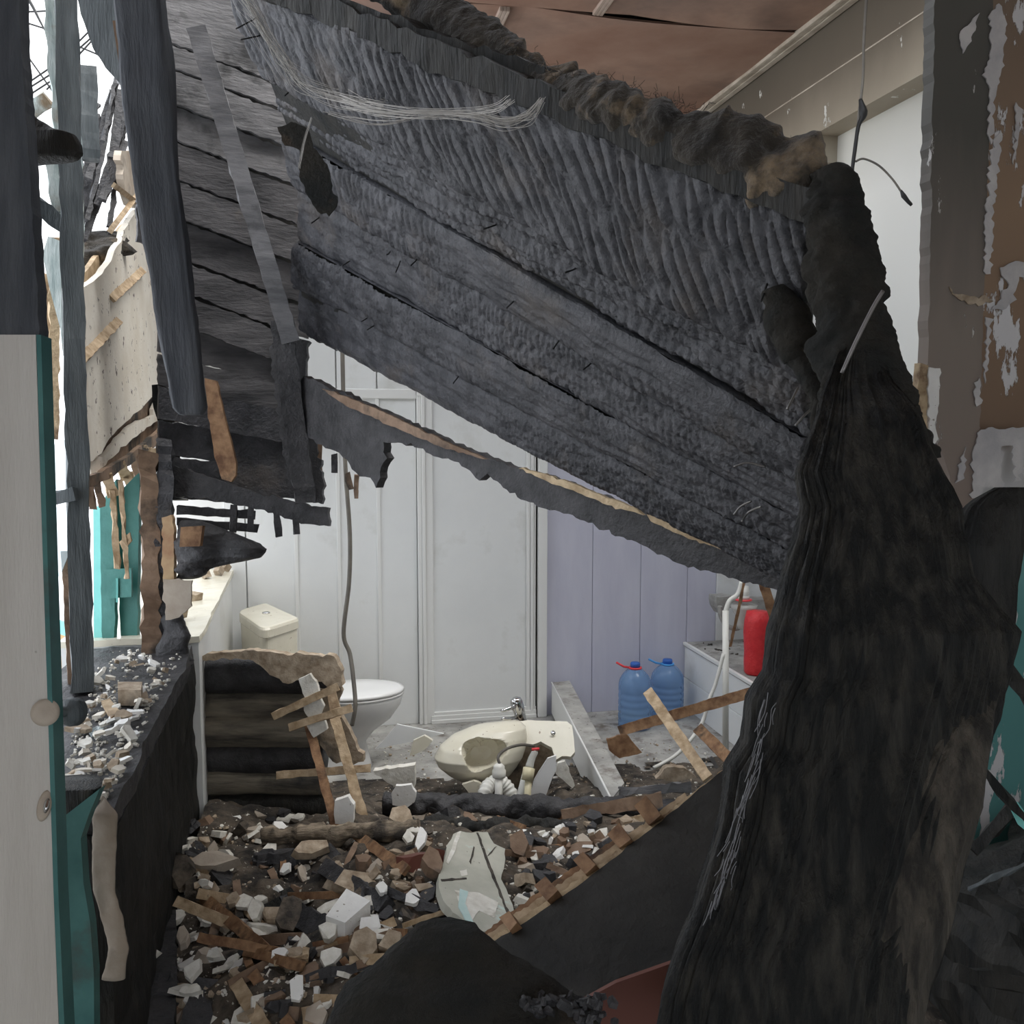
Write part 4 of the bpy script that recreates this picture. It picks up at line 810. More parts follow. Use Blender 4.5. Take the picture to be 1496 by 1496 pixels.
# ================================================================== BATHROOM THINGS
t = empty('toilet', WZ(440, 1000, 0), 'white toilet with cream cistern, dusty lid and chrome button, beside the ledge', 'toilet')
fp_ = [WZ(345, 893, .8), WZ(388, 881, .8), WZ(438, 904, .8), WZ(385, 921, .8)]
def round_poly(P, rs, n=8):
    out = []
    for i, p in enumerate(P):
        a = (P[i-1]-p); b = (P[(i+1) % len(P)]-p); r_ = rs[i]
        A = p+a.normalized()*r_; B = p+b.normalized()*r_
        for k in range(n+1): u = k/n; out.append(A*(1-u)**2+p*2*u*(1-u)+B*u*u)
    return out
cen = sum(fp_, Vector())/4
def cist(z0, z1, s0, s1, m_, nm, zs=None):
    base = round_poly([Vector((p.x, p.y, 0)) for p in fp_], [.10, .03, .03, .10])
    c = Vector((cen.x, cen.y, 0)); rings = []
    for z, s in zs: rings.append([(c.x+(q.x-c.x)*s, c.y+(q.y-c.y)*s, z) for q in base])
    V, F = loft(rings); return obj(nm, V, F, m_, t)
cist(0, 0, 0, 0, M['porcy'], 'cistern', [(.40, .84), (.42, .90), (.60, .94), (.745, .96)])
lid = cist(0, 0, 0, 0, M['porcy'], 'cistern_lid', [(.745, .97), (.75, 1.0), (.79, 1.0), (.803, .97), (.806, .90), (.807, .5)])
bev = lathe('flush_button', [(0, 0), (.022, 0), (.022, .006), (.016, .009), (0, .009)], Vector((cen.x, cen.y, .807))+Vector((.0, .02, 0)), M['chrome'], lid)
bc = WZ(516, 1010, .42); bc = Vector((bc.x, bc.y, 0))
dirv = Vector((fp_[2]-fp_[1])).cross(Vector((0, 0, 1))); 
def oval(z, cx_, a, b, n=40):
    return [(bc.x+cx_+a*math.cos(2*math.pi*k/n), bc.y+b*math.sin(2*math.pi*k/n), z) for k in range(n)]
V, F = loft([oval(0, -.10, .20, .12), oval(.03, -.10, .19, .11), oval(.14, -.10, .165, .10), oval(.20, -.07, .18, .115), oval(.27, -.02, .225, .15), oval(.34, .0, .255, .175), oval(.385, .0, .268, .185), oval(.40, .0, .27, .187)])
obj('bowl', V, F, M['porc'], t, True)
V, F = loft([oval(.400, .0, .262, .18), oval(.402, .0, .275, .19), oval(.412, 0, .278, .192), oval(.414, 0, .27, .186), oval(.415, 0, .262, .18)]); obj('seat', V, F, M['porc'], t, True)
V, F = loft([oval(.416, .0, .265, .182), oval(.418, .0, .278, .192), oval(.434, .0, .276, .19), oval(.440, 0, .25, .172), oval(.442, 0, .12, .08)]); obj('seat_lid', V, F, M['porc'], t, True)

# debris heap surface
def hgt(x, y):
    x = np.asarray(x, float); y = np.asarray(y, float)
    b = np.interp(y, [1.6, 2.4, 3.2, 3.9, 4.35, 4.7, 5.2, 5.7], [.12, .20, .26, .20, .14, .03, .0, .0])
    m_ = np.interp(x, [-.5, -.2, .5, 1.1, 1.6, 2.2], [1.15, 1., .95, .8, .6, .4])
    P_ = np.stack([x*2.2, y*2.2, 0*x], -1)
    return np.maximum(b*m_*(1+.45*fbm(P_, 4))+.012*fbm(P_*6, 3)*(b > .02), .001)
def G(px, py, lift=0):
    z = .1
    for _ in range(8): p = WZ(px, py, z); z = float(hgt(p.x, p.y))+lift
    return WZ(px, py, z)
def GD(px, py, l=0): return -(RT @ (G(px, py, l)-CAM)).z
nx, ny = 230, 260; xs = np.linspace(-.46, 2.35, nx); ys = np.linspace(1.2, 5.8, ny); X_, Y_ = np.meshgrid(xs, ys, indexing='ij')
H_ = hgt(X_, Y_)+.02*np.abs(vnoise(np.stack([X_*14, Y_*14, 0*X_], -1)))*np.interp(Y_, [4.2, 4.6], [1, 0]); idx = np.arange(nx*ny).reshape(nx, ny)
q = np.stack([idx[:-1, :-1], idx[1:, :-1], idx[1:, 1:], idx[:-1, 1:]], -1).reshape(-1, 4)
V = np.stack([X_, Y_, H_], -1).reshape(-1, 3); Vb = V.copy(); Vb[:, 2] = -.01
hq = H_.reshape(-1)[q].max(1); q = q[hq > .012]
o = obj('rubble_bed', V, q.tolist(), mat('rubble_ground', (.02, .018, .016), (.13, .105, .08), rough=.95, scale=14, bump=1., bscale=50, speck=(.45, .42, .36), sscale=60, slo=.66, dirt=(.015,.014,.014), dscale=2.5), None, True)
tag(o, 'dark sooty bed of ash and fine rubble covering the floor', 'rubble', kind='stuff')

# ---- burnt log partition between the rooms
t = empty('burnt_log_partition', WZ(380, 1190, .05), 'remains of a burnt log partition with plaster still on top, left of the toilet bowl', 'partition')
lg = [(268, 482, 1012, 40, M['charp']), (262, 478, 1050, 38, M['plasb']), (260, 474, 1082, 30, M['plasb']), (258, 470, 1106, 32, M['charp']), (262, 466, 1140, 32, M['paper']), (250, 500, 1170, 36, M['chark'])]
def logbar(name, x0, x1, y, h, d, m_, par, sd=0, tilt=0, amp=.010, fq=(4, 9, 9)):
    a = W(x0, y, d); b = W(x1, y+tilt, d-.05); n = 60 if fq[0] < 9 else 160; sg = 24; C = [a.lerp(b, i/(n-1)) for i in range(n)]
    T = (b-a).normalized(); up = Vector((0, 0, 1)); s = T.cross(up).normalized(); up = s.cross(T); r0 = h/2*d/FPX
    R = np.array([[tuple(c+(up*math.sin(2*math.pi*j/sg)+s*math.cos(2*math.pi*j/sg)*.9)*r0) for j in range(sg)] for c in C])
    N = np.array([[tuple(up*math.sin(2*math.pi*j/sg)+s*math.cos(2*math.pi*j/sg)) for j in range(sg)] for c in C])
    D = amp*fbm(R*np.array(fq)+sd, 5); R = R+N*D[..., None]; V, F = loft(R); return obj(name, V, F, m_, par, True)
greyl = mat('grey_scorched_log', (.05, .045, .04), (.25, .22, .17), rough=.85, scale=3, stretch=(.6, 2, 6), bump=.5, bscale=25, lo=.35, hi=.6, dirt=(.03, .03, .03), dscale=3, dlo=.55, dhi=.68)
for k, (x0, x1, y, h, m_) in enumerate([(262, 492, 985, 50, M['char']), (262, 484, 1030, 42, greyl), (258, 480, 1068, 42, greyl), (258, 474, 1108, 44, M['char']), (258, 470, 1142, 34, greyl), (250, 480, 1178, 44, M['chark']), (240, 480, 1215, 40, M['chark'])]):
    logbar('log', x0, x1, y, h*1.12, 4.25+.02*(k % 2), m_, t, k*5, amp=.008)
plate('top_plaster', [(282, 962), (310, 954), (370, 950), (420, 956), (490, 958), (496, 975), (500, 1000), (486, 1012), (470, 996), (440, 992), (420, 1000), (395, 985), (370, 964), (330, 962), (300, 966)], ('d', 4.10), .07, M['plasb'], t, jag=1.2, step=6)
plate('burnt_end', [(452, 985), (490, 990), (500, 1010), (492, 1030), (506, 1060), (522, 1090), (530, 1110), (510, 1120), (480, 1110), (462, 1070), (448, 1040)], ('d', 4.14), .05, M['plasb'], t, jag=1.5, step=6)
la = empty('lath_lattice', G(510, 1250), 'pale lath lattice with plaster lumps leaning on the burnt log partition', 'lath')
pbar('upright', (450, 1055, 4.02), (505, 1262, 3.72), 13, .014, M['lathb'], la, rough=.0015)
pbar('upright', (488, 1045, 4.04), (532, 1200, 3.86), 14, .014, M['lath'], la, rough=.0015)
pbar('upright', (484, 1010, 4.08), (492, 1050, 4.04), 14, .014, M['lath'], la, rough=.0015)
for a, b in (((398, 1047), (494, 1003)), ((421, 1063), (514, 1034)), ((404, 1133), (541, 1122)), ): pbar('cross_lath', (*a, 3.97), (*b, 3.97), 11, .012, M['lath'], la, rough=.0015)
plate('plaster_lump', [(436, 992), (452, 985), (462, 996), (466, 1010), (466, 1020), (448, 1024), (442, 1012)], ('d', 3.98), .03, M['plas'], la, jag=.6, step=5)
plate('plaster_lump', [(444, 1026), (468, 1020), (473, 1032), (468, 1046), (450, 1048), (444, 1038)], ('d', 3.98), .03, M['plas'], la, jag=.6, step=5)
plate('plaster_lump', [(448, 1060), (474, 1052), (478, 1066), (458, 1078)], ('d', 3.98), .03, M['plas'], la, jag=.6, step=5)
plate('plaster_lump', [(489, 1170), (508, 1164), (517, 1176), (516, 1206), (490, 1208), (488, 1190)], ('d', 3.80), .04, M['plasw'], la, jag=.5, step=6)
plate('plaster_lump', [(491, 1210), (518, 1208), (518, 1222), (490, 1224)], ('d', 3.80), .04, M['plasg'], la, jag=.5, step=6)

# ---- the rest of the bathroom
X0 = WY(1000, 938, 5.84).x
t = empty('boxed_ledge', (X0+.1, 5.3, 0), 'white boxed ledge with dusty top in the right corner beside the water bottles', 'ledge')
bx('front_panel', X0, X0+.03, 3.9, YB-.01, 0, .20, M['white'], t, .003); bx('front_panel', X0+.002, X0+.03, 3.9, YB-.01, .203, .41, M['white'], t, .003)
bx('top', X0-.008, XR+.16, 3.9, YB-.01, .41, .435, M['cool'], t, .004); bx('edge_strip', X0-.012, X0+.01, 3.9, YB-.01, .418, .438, M['whitet'], t, .003)
gs = []
r = np.random.default_rng(77)
for k in range(60): c = Vector((X0+.05+r.random()*.5, 4.4+1.4*r.random(), .438)); gs.append(gchunk(c, r.uniform(.01, .05), r.uniform(.01, .03), .006, r))
V, F = join(*gs); o = obj('ledge_crumbs', V, F, M['soil'], t); o['kind'] = 'stuff'

def bottle(px, pyb, pyt, hw_, lab, capm, ringm, hm, Yd):
    base = WY(px, pyb, Yd); base = Vector((base.x, base.y, 0 if abs(base.z) < .1 else base.z)); base.z = max(.002, float(hgt(base.x, base.y)))
    d = (RT @ (base-CAM)).z*-1; sc = d/FPX; Hh = (pyb-pyt)*sc; R0 = hw_*sc
    t = empty('water_bottle', base, lab, 'bottle', 'large blue water bottles in the corner')
    prof = [(0, .0), (.85, .0), (1, .03)]
    for i in range(5):
        z = .10+i*.105; prof += [(1, z), (.955, z+.02), (1, z+.045)]
    prof += [(1.0, .62), (.99, .67), (.93, .74), (.80, .80), (.62, .855), (.42, .895), (.26, .92), (.24, .95), (.24, .96)]
    prof = [(a*R0, z*Hh) for a, z in prof]
    lathe('body', prof, base, M['blue'], t, seg=36)
    lathe('neck_ring', [(.25*R0, .905*Hh), (.40*R0, .905*Hh), (.40*R0, .93*Hh), (.25*R0, .93*Hh)], base, ringm, t)
    lathe('cap', [(0, .93*Hh), (.30*R0, .93*Hh), (.30*R0, .985*Hh), (.26*R0, 1.0*Hh), (0, 1.0*Hh)], base, capm, t)
    top = base+Vector((0, 0, .915*Hh)); e = ray(px-100, pyb)-ray(px, pyb); e.normalize()
    tube('handle', [top+e*.3*R0, top+e*.7*R0+Vector((0, 0, .02*Hh)), top+e*1.15*R0+Vector((0, 0, .085*Hh))], .007, hm, t, 6)
    return t
bottle(927, 1058, 962, 24, 'blue water bottle with red neck ring, nearer the door', M['bluecap'], M['redcap'], M['redcap'], 5.50)
bottle(974, 1046, 961, 24, 'blue water bottle with light blue neck ring, beside the boxed ledge', M['bluecap'], M['blueh'], M['blueh'], 5.66)

# fallen boxed step
a = WZ(818, 999, .20); 
def box6(name, top4, h, m_, par=None):
    V = [tuple(p) for p in top4]+[(p.x, p.y, p.z-h) for p in top4]
    F = [(0, 1, 2, 3), (7, 6, 5, 4)]+[(i, (i+1) % 4, (i+1) % 4+4, i+4) for i in range(4)]
    return obj(name, V, F, m_, par)
t = empty('boxed_pipe_casing', WZ(860, 1160, 0), 'long white boxed casing lying on the floor right of the broken washbasin', 'casing')
tp = [WZ(806, 999, .22), WZ(832, 996, .22), WZ(912, 1146, .20), WZ(893, 1170, .20)]
box6('body', tp, .19, M['whitet'], t)
tp2 = [p+Vector((0, 0, .008)) for p in tp]; box6('dusty_top', tp2, .008, M['cool'], t)
tube('edge_bead', [tp2[0], tp2[3]], .006, M['whitet'], t, 6)

# broken washbasin lying on its side
t = empty('broken_washbasin', G(740, 1165), 'broken white washbasin lying on its side in the rubble with a chrome tap behind', 'basin')
bz = W(702, 1103, 4.75)
axb = (Vector((CAM-bz)).normalized()+Vector((-.25, 0, .40))).normalized()
# outer shell silhouette
V, F = gsilo([(1054, 738, 760, 4.75), (1062, 690, 768, 4.75), (1075, 660, 770, 4.75), (1090, 642, 768, 4.74), (1105, 634, 764, 4.73), (1118, 640, 756, 4.73), (1130, 655, 746, 4.73), (1142, 676, 730, 4.73), (1148, 690, 715, 4.73)], .8, n=60, m=48, amp=.003, power=2.2)
basin = obj('outer_bowl', V, F, M['porcs'] if 'porcs' in M else M['porcy'], t, True)
# cut the bowl hollow with a real cavity
cutc = W(704, 1100, 4.60)
V, F = glathe([(0, -.14), (.05, -.13), (.08, -.10), (.10, -.04), (.115, .05), (.125, .16)], cutc, axis=(CAM-cutc).normalized(), seg=40, sx=1.0, sy=.72)
rb = random.Random(3)
cut = bpy.data.meshes.new('c'); cut.from_pydata(V, [], F); bmx = bmesh.new(); bmx.from_mesh(cut)
qv = (CAM-cutc).normalized()
for v in bmx.verts:
    a_ = math.atan2((v.co-cutc).dot(Vector((0, 0, 1))), (v.co-cutc).dot(Vector((1, 0, 0)))); f_ = 1+.13*math.sin(3*a_+1)+.08*math.sin(5*a_)
    dlt = v.co-cutc; al = qv*dlt.dot(qv); v.co = cutc+al+(dlt-al)*f_
bmesh.ops.recalc_face_normals(bmx, faces=bmx.faces); bmx.to_mesh(cut)
co = bpy.data.objects.new('c', cut); COL.objects.link(co)
md = basin.modifiers.new('hollow', 'BOOLEAN'); md.operation = 'DIFFERENCE'; md.object = co; md.solver = 'EXACT'
bpy.context.view_layer.update()
dg = bpy.context.evaluated_depsgraph_get(); me2 = bpy.data.meshes.new_from_object(basin.evaluated_get(dg)); basin.modifiers.clear(); basin.data = me2
bpy.data.objects.remove(co); me2.materials.clear(); me2.materials.append(M['porcy'])
plate('tap_deck', [(736, 1056), (770, 1052), (828, 1054), (836, 1060), (840, 1098), (834, 1106), (820, 1104), (812, 1110), (806, 1092), (790, 1084), (775, 1088), (762, 1086), (754, 1072), (745, 1064)], [(740, 1056, 4.82), (836, 1060, 4.80), (800, 1100, 4.70)], .03, M['porcy'], t, jag=.4, step=6)
plate('inner_shard', [(746, 1066), (766, 1084), (800, 1088), (814, 1106), (806, 1130), (790, 1150), (770, 1160), (745, 1150), (735, 1120)], ('d', 4.86), .02, M['plasb'], t, jag=.5)
plate('shard', [(800, 1108), (813, 1104), (812, 1125), (795, 1168), (772, 1168), (780, 1140)], ('d', 4.55), .02, M['porc'], t, jag=.5)
plate('shard', [(815, 1115), (826, 1112), (840, 1148), (836, 1152), (812, 1130)], ('d', 4.6), .03, M['plas'], t, jag=.7, step=6)
plate('shard', [(675, 1146), (692, 1141), (716, 1150), (706, 1166), (690, 1164)], ('d', 4.55), .03, M['porcy'], t, jag=.5, step=6)
hol = lathe('tap_hole', [(0, 0), (.010, 0), (.012, .004), (0, .004)], W(808, 1071, 4.76), M['chrome'], t, axis=(CAM-W(808, 1071, 4.76)).normalized())
tp_ = empty('basin_tap', W(758, 1052, 4.9), 'chrome basin tap standing up behind the broken washbasin', 'tap')
ax2 = Vector((-.28, .0, 1)).normalized()
lathe('tap_body', [(0, 0), (.026, 0), (.03, .075), (.032, .08), (.032, .115), (.028, .13), (.014, .14), (0, .141)], W(763, 1056, 4.9), M['chrome'], tp_, axis=ax2)
tube('lever', smooth_path([W(752, 1032, 4.86), W(746, 1034, 4.83), W(736, 1038, 4.81), W(733, 1038, 4.8)], 4), [.012]*4+[.01]*4+[.008]*5, M['chrome'], tp_)
tube('spout', smooth_path([W(755, 1048, 4.88), W(744, 1050, 4.83), W(734, 1050, 4.8)], 4), .009, M['chrome'], tp_)
t = empty('drain_pipe', G(727, 1175), 'white drain pipe with a nut and grey hose in front of the washbasin', 'pipe')
tube('pipe', [W(728, 1185, 4.35), W(729, 1128, 4.4)], .018, M['pvc'], t, 14)
lathe('nut', [(0, 0), (.03, 0), (.032, .01), (.032, .03), (.026, .035), (.026, .05), (.014, .062), (0, .062)], W(729, 1135, 4.4), M['pvc'], t)
tube('hose', smooth_path([W(730, 1116, 4.4), W(728, 1105, 4.42), W(740, 1094, 4.5), W(762, 1088, 4.6), W(780, 1090, 4.68)], 6), .007, M['cable'], t)
def corr(name, pts, rad, par, m_):
    P0 = smooth_path(pts, 12); rr = [rad*(1+.10*math.sin(i*1.6)) for i in range(len(P0))]; return tube(name, P0, rr, m_, par, 14)
corr('corrugated_hose', [W(706, 1182, 4.42), W(708, 1160, 4.45), W(716, 1146, 4.5), W(730, 1142, 4.52), (W(742, 1152, 4.52)), W(752, 1172, 4.5)], .032, t, M['pvc'])
t = empty('yellow_pipe', G(770, 1175), 'yellowed pipe end with red tip beside the grey hose in front of the basin', 'pipe')
tube('pipe', [W(769, 1185, 4.3), W(772, 1140, 4.34)], .016, M['pvcy'], t, 14); tube('coupling', [W(770, 1140, 4.34), W(773, 1122, 4.36)], .027, M['pvcy'], t, 14)
tube('wrapped_end', smooth_path([W(773, 1122, 4.36), W(777, 1108, 4.38), W(783, 1096, 4.4)], 4), [.020, .019, .018, .017, .017, .016, .016, .015, .010], M['clear'], t, 12)
tube('red_tip', [W(777, 1095, 4.39), W(788, 1094, 4.39)], .007, M['redcap'], t, 8)
tube('side_pipe', [W(757, 1180, 4.34), W(770, 1130, 4.42)], .022, M['pvc'], t, 12)

# right corner: shelf, red bottle, pipes, laths
t = empty('wall_shelf', W(1095, 880, 5.9), 'dusty grey wall shelf bracket behind the red bottle', 'shelf')
sh_ = [(1048, 872, 5.9), (1150, 872, 5.9)]
plate('shelf_edge', [(1047, 872), (1066, 872), (1100, 876), (1160, 878), (1160, 896), (1120, 893), (1090, 890), (1062, 888), (1054, 898), (1048, 888)], ('Y', 5.6), .12, M['cool'], t, jag=.6, step=6)
tube('bent_bracket', smooth_path([W(1052, 885, 5.7), W(1053, 900, 5.7), W(1062, 914, 5.7), (W(1078, 918, 5.7)), W(1088, 905, 5.7)], 5), .014, M['cool'], t)
t = empty('glass_jug', W(1085, 915, 5.3), 'clear plastic funnel with white screw neck above the red bottle', 'funnel')
lathe('bell', [(0, .0), (.035, 0), (.045, .03), (.05, .08), (.075, .12), (.078, .14)], W(1086, 918, 5.62), M['clear'], t, seg=24)
lathe('screw_neck', [(0, .0), (.035, 0), (.035, .02), (.030, .022), (.034, .03), (.030, .034), (.034, .044), (.030, .048), (.030, .075), (0, .076)], W(1086, 875, 5.62), M['pvc'], t, seg=20)
lathe('red_ring', [(0, 0), (.05, 0), (.05, .008), (0, .008)], W(1086, 877, 5.62), M['redcap'], t)
t = empty('red_bottle', WZ(1104, 984, .437), 'red plastic bottle standing on the ledge at the edge of the big timber', 'bottle')
rbp = WZ(1104, 984, .437); rbk = -(RT @ (rbp-CAM)).z/5.0
lathe('body', [(a*rbk, b*rbk) for a, b in [(0, 0), (.052, 0), (.06, .01), (.063, .06), (.062, .12), (.068, .22), (.064, .28), (.054, .33), (0, .331)]], rbp, M['red'], t, seg=30)
o = tube('white_pipe', [W(1060, 1100, 5.1), W(1060, 892, 5.15)], .017, M['pvc'], seg=12); tag(o, 'tall white vertical pipe in front of the boxed ledge', 'pipe')
o = tube('white_hose', smooth_path([W(1060, 894, 5.15), W(1066, 878, 5.15), W(1078, 868, 5.15), (W(1084, 850, 5.15))], 5), .014, M['pvc']); tag(o, 'white bent hose at the top of the tall pipe', 'hose')
o = tube('grey_hose', smooth_path([W(1057, 955, 5.0), W(1045, 1000, 5.0), W(1036, 1022, 5.0), (W(1026, 1055, 5.0)), W(1008, 1082, 4.95), W(985, 1105, 4.9), W(955, 1122, 4.85)], 6), .010, M['pvc']); tag(o, 'thin grey white hose curving down to the floor in the right corner', 'hose')
def plath(a, b, w, m_, lab, th=.012): o = pbar('lath', a, b, w, th, m_, rough=.0015); tag(o, lab, 'lath'); return o
plath((945, 1008, 4.6), (1033, 1136, 4.1), 16, M['lath'], 'pale lath leaning in front of the water bottles, crossing a brown one')
plath((904, 1068, 4.75), (1118, 1006, 4.5), 15, M['lathb'], 'long brown lath crossing from the floor to the big timber')
plath((1018, 1062, 4.4), (1068, 1112, 4.1), 17, M['lathb'], 'short brown lath leaning on the fallen panel, right of the crossed laths')
plath((1112, 842, 4.6), (1134, 912, 4.6), 13, M['lathb'], 'short brown lath hanging right above the red bottle')
plath((1091, 835, 4.6), (1067, 945, 4.7), 4, M['lathb'], 'thin brown sliver hanging beside the white bent hose')
o = pbar('bolt', (1038, 1106, 4.0), (1048, 1122, 4.0), 5, .01, M['steel']); tag(o, 'small steel bolt behind the fallen panel', 'bolt')

# ---- charred cross beams and floor timbers
def timber(name, x0, y0, x1, y1, h, d, lab, m_, cat='beam', sd=0, amp=.012):
    t = empty(name, W((x0+x1)/2, max(y0, y1)+h/2, d), lab, cat); logbar('timber', x0, x1, y0, h, d, m_, t, sd, y1-y0, amp*1.6, (16, 18, 18)); return t
timber('charred_beam', 560, 1178, 985, 1186, 34, 4.33, 'long charred floor beam lying behind the broken washbasin pipes', M['char'], sd=3)
timber('charred_beam', 575, 1205, 860, 1212, 26, 4.1, 'thin charred beam lying just in front of the long floor beam', M['chark'], sd=8)
timber('scorched_beam', 385, 1226, 612, 1210, 28, GD(495, 1214, .05)+.04, 'light scorched beam under the lath lattice', M['beamt'], sd=12, amp=.011)
timber('charred_beam', 225, 1342, 250, 1520, 48, 2.9, 'charred joist at the lower left, dusted with plaster', M['char'], sd=22) if False else None
sl = [((820, 1190), (968, 1168), 14, 'pale tapered splinter on the long charred beam, upper one', M['brownw'], 4.15),
      ((812, 1222), (930, 1222), 20, 'broad pale split board left of the fallen panel', M['paper'], 4.0),
      ((835, 1240), (900, 1236), 10, 'white plastic strip lying against the panel edge', M['pvc'], 3.9),
      ((765, 1242), (868, 1242), 12, 'scorched banded lath lying right of the big plaster slab', M['lathb'], 3.85),
      ((905, 1156), (1010, 1150), 10, 'grey plank lying behind the fallen panel', M['greyw'], 4.4),
      ((880, 1205), (940, 1196), 8, 'thin pale lath under the tapered splinter', M['lath'], 4.1),
      ((800, 1210), (880, 1205), 7, 'thin brown lath lying on the charred beams', M['brownw'], 4.12)]
for a, b, w, lab, m_, d in sl: o = bar('board', W(*a, d), W(*b, d), w*d/FPX, .03, m_, rough=.003, taper=1.5); tag(o, lab, 'board')
def slabp(name, outline, spec, th, m_, lab, cat='plaster', **k): o = plate(name, outline, spec, th, m_, **k); tag(o, lab, cat); return o
slabp('plaster_slab', [(662, 1218), (672, 1213), (690, 1218), (696, 1214), (712, 1216), (722, 1232), (738, 1240), (737, 1262), (732, 1284), (742, 1306), (752, 1330), (744, 1352), (728, 1366), (700, 1358), (682, 1350), (668, 1336), (652, 1322), (642, 1300), (641, 1278), (648, 1262), (652, 1240)], [(690, 1214, GD(690, 1214, .10)), (745, 1340, GD(745, 1340, .07)), (645, 1290, GD(645, 1290, .07))], .03, M['plasg'], 'big grey green plaster slab with a pale blue patch, leaning in the rubble', jag=1.2, step=7)
psl = bpy.data.objects['plaster_slab']; WLp = psl
SPEC = [(690, 1214, GD(690, 1214, .10)-.004), (745, 1340, GD(745, 1340, .07)-.004), (645, 1290, GD(645, 1290, .07)-.004)]
for ol, m_ in (([(696, 1216), (699, 1216), (716, 1262), (744, 1334), (740, 1332), (712, 1262)], 'soil'), ([(692, 1236), (694, 1238), (688, 1262), (686, 1258)], 'soil'), ([(644, 1284), (682, 1282), (682, 1284), (645, 1287)], 'soil'), ([(722, 1238), (726, 1236), (714, 1250), (712, 1250)], 'soil'),
               ([(668, 1216), (674, 1214), (664, 1246), (655, 1262), (652, 1260)], 'plas'), ([(672, 1272), (682, 1270), (683, 1278), (674, 1280)], 'plas'), ([(672, 1298), (684, 1302), (680, 1320), (692, 1348), (684, 1350), (670, 1325)], 'teall2'), ([(664, 1300), (700, 1304), (728, 1318), (722, 1340), (700, 1330), (690, 1345), (676, 1330)], 'plas')):  # pale strip down the left fold is a highlight set in colour
    plate('crack' if m_ == 'soil' else 'flake_or_highlight', ol, SPEC if m_ != 'teall2' else [(a, b, c-.004) for a, b, c in SPEC], .003, M[m_], psl, jag=.5, step=5)
slabp('plaster_sheet', [(560, 1082), (580, 1058), (648, 1072), (600, 1084), (548, 1094)], ('d', 4.9), .015, M['white'], 'grey white triangular sheet lying right of the toilet', cat='board')
slabp('white_box_piece', [(545, 1126), (606, 1118), (606, 1150), (590, 1156), (560, 1140)], ('d', 4.5), .06, M['plas'], 'broken pale box piece between toilet and washbasin', jag=.8, step=6)
slabp('plaster_chunk', [(578, 1148), (600, 1147), (608, 1158), (606, 1172), (592, 1182), (574, 1176), (572, 1160)], ('d', 4.25), .03, M['plasw'], 'round white plaster piece left of the charred floor beam', jag=.7, step=6)
slabp('tile_piece', [(598, 1250-1095+950), (620, 1096), (632, 1082), (620, 1075), (604, 1082)], ('d', 4.7), .03, M['porcy'], 'cream ceramic piece just left of the washbasin', jag=.5, step=6)
slabp('brown_tile', [(886, 1080), (915, 1072), (938, 1100), (905, 1108), (890, 1096)], ('d', 4.9), .02, M['lathb'], 'reddish brown board scrap on the floor before the bottles', cat='board', jag=.8, step=6)
slabp('broken_lump', [(958, 1138), (975, 1120), (1000, 1122), (1018, 1136), (985, 1142)], ('d', 4.35), .05, M['plasb'], 'tan clay lump on the floor behind the fallen panel', jag=.8, step=5)
# white rectangular brick-like block
t4 = [G(506, 1298, .10), G(541, 1316, .10), G(504, 1348, .08), G(476, 1338, .08)]
o = box6('plaster_block', t4, .06, M['plasw']); tag(o, 'white rectangular plaster block tilted in the middle of the rubble', 'plaster')

# ---- named laths and sticks lying on the rubble
rub = [((290, 1306), (392, 1392), 16, M['lathb'], 'long brown lath lying diagonally at the left of the rubble'),
       ((368, 1420), (424, 1500), 16, M['lathb'], 'orange brown lath at the bottom, right one of two beside each other'),
       ((345, 1434), (385, 1502), 20, M['lath'], 'pale wide lath at the bottom, left one of two beside each other'),
       ((518, 1218), (592, 1270), 14, M['lathb'], 'brown lath below the lath lattice, sloping to the right'),
       ((508, 1284), (606, 1342), 12, M['brownw'], 'dark brown lath passing behind the white plaster block'),
       ((356, 1388), (440, 1412), 14, M['lathb'], 'reddish lath lying across the lower left rubble'),
       ((400, 1408), (448, 1400), 9, M['lath'], 'short pale lath under the white shard'),
       ((448, 1364), (446, 1400), 9, M['lath'], 'short upright pale lath behind the crossed pieces'),
       ((590, 1352), (650, 1332), 7, M['lath'], 'thin pale splinter pointing right, left of the big plaster slab'),
       ((446, 1430), (545, 1408), 13, M['char'], 'charred pointed board lying at the bottom centre left'),
       ((410, 1320), (470, 1356), 30, M['char'], 'wide charred board in the middle of the rubble'),
       ((470, 1262), (560, 1320), 22, M['char'], 'charred plank under the scattered plaster, left of the block'),
       ((590, 1262), (650, 1250), 22, M['redp'], 'dark reddish plank left of the big plaster slab'),
       ((448, 1470), (452, 1520), 14, M['lath'], 'pale lath end at the bottom edge'),
       ((300, 1430), (280, 1520), 34, M['char'], 'charred plank standing at the lower left bottom edge'),
       ((236, 1330), (232, 1520), 40, M['char'], 'charred joist dusted with plaster crumbs at the lower left'),
       ((372, 1340), (430, 1300), 12, M['charp'], 'dark stick lying above the long brown lath'),
       ((560, 1300), (640, 1330), 12, M['char'], 'charred stick right of the plaster block')]
for a, b, w, m_, lab in rub:
    p = G(*a, .035); q = G(*b, .035); d = (RT @ (p-CAM)).z*-1; o = bar('lath' if m_ in (M['lath'], M['lathb'], M['brownw']) else 'charred_board', p, q, w*d/FPX, .014 if w < 20 else .04, m_, rough=.0015 if m_ in (M['lath'], M['lathb']) else .004); tag(o, lab, 'lath' if o.name.startswith('lath') else 'board')

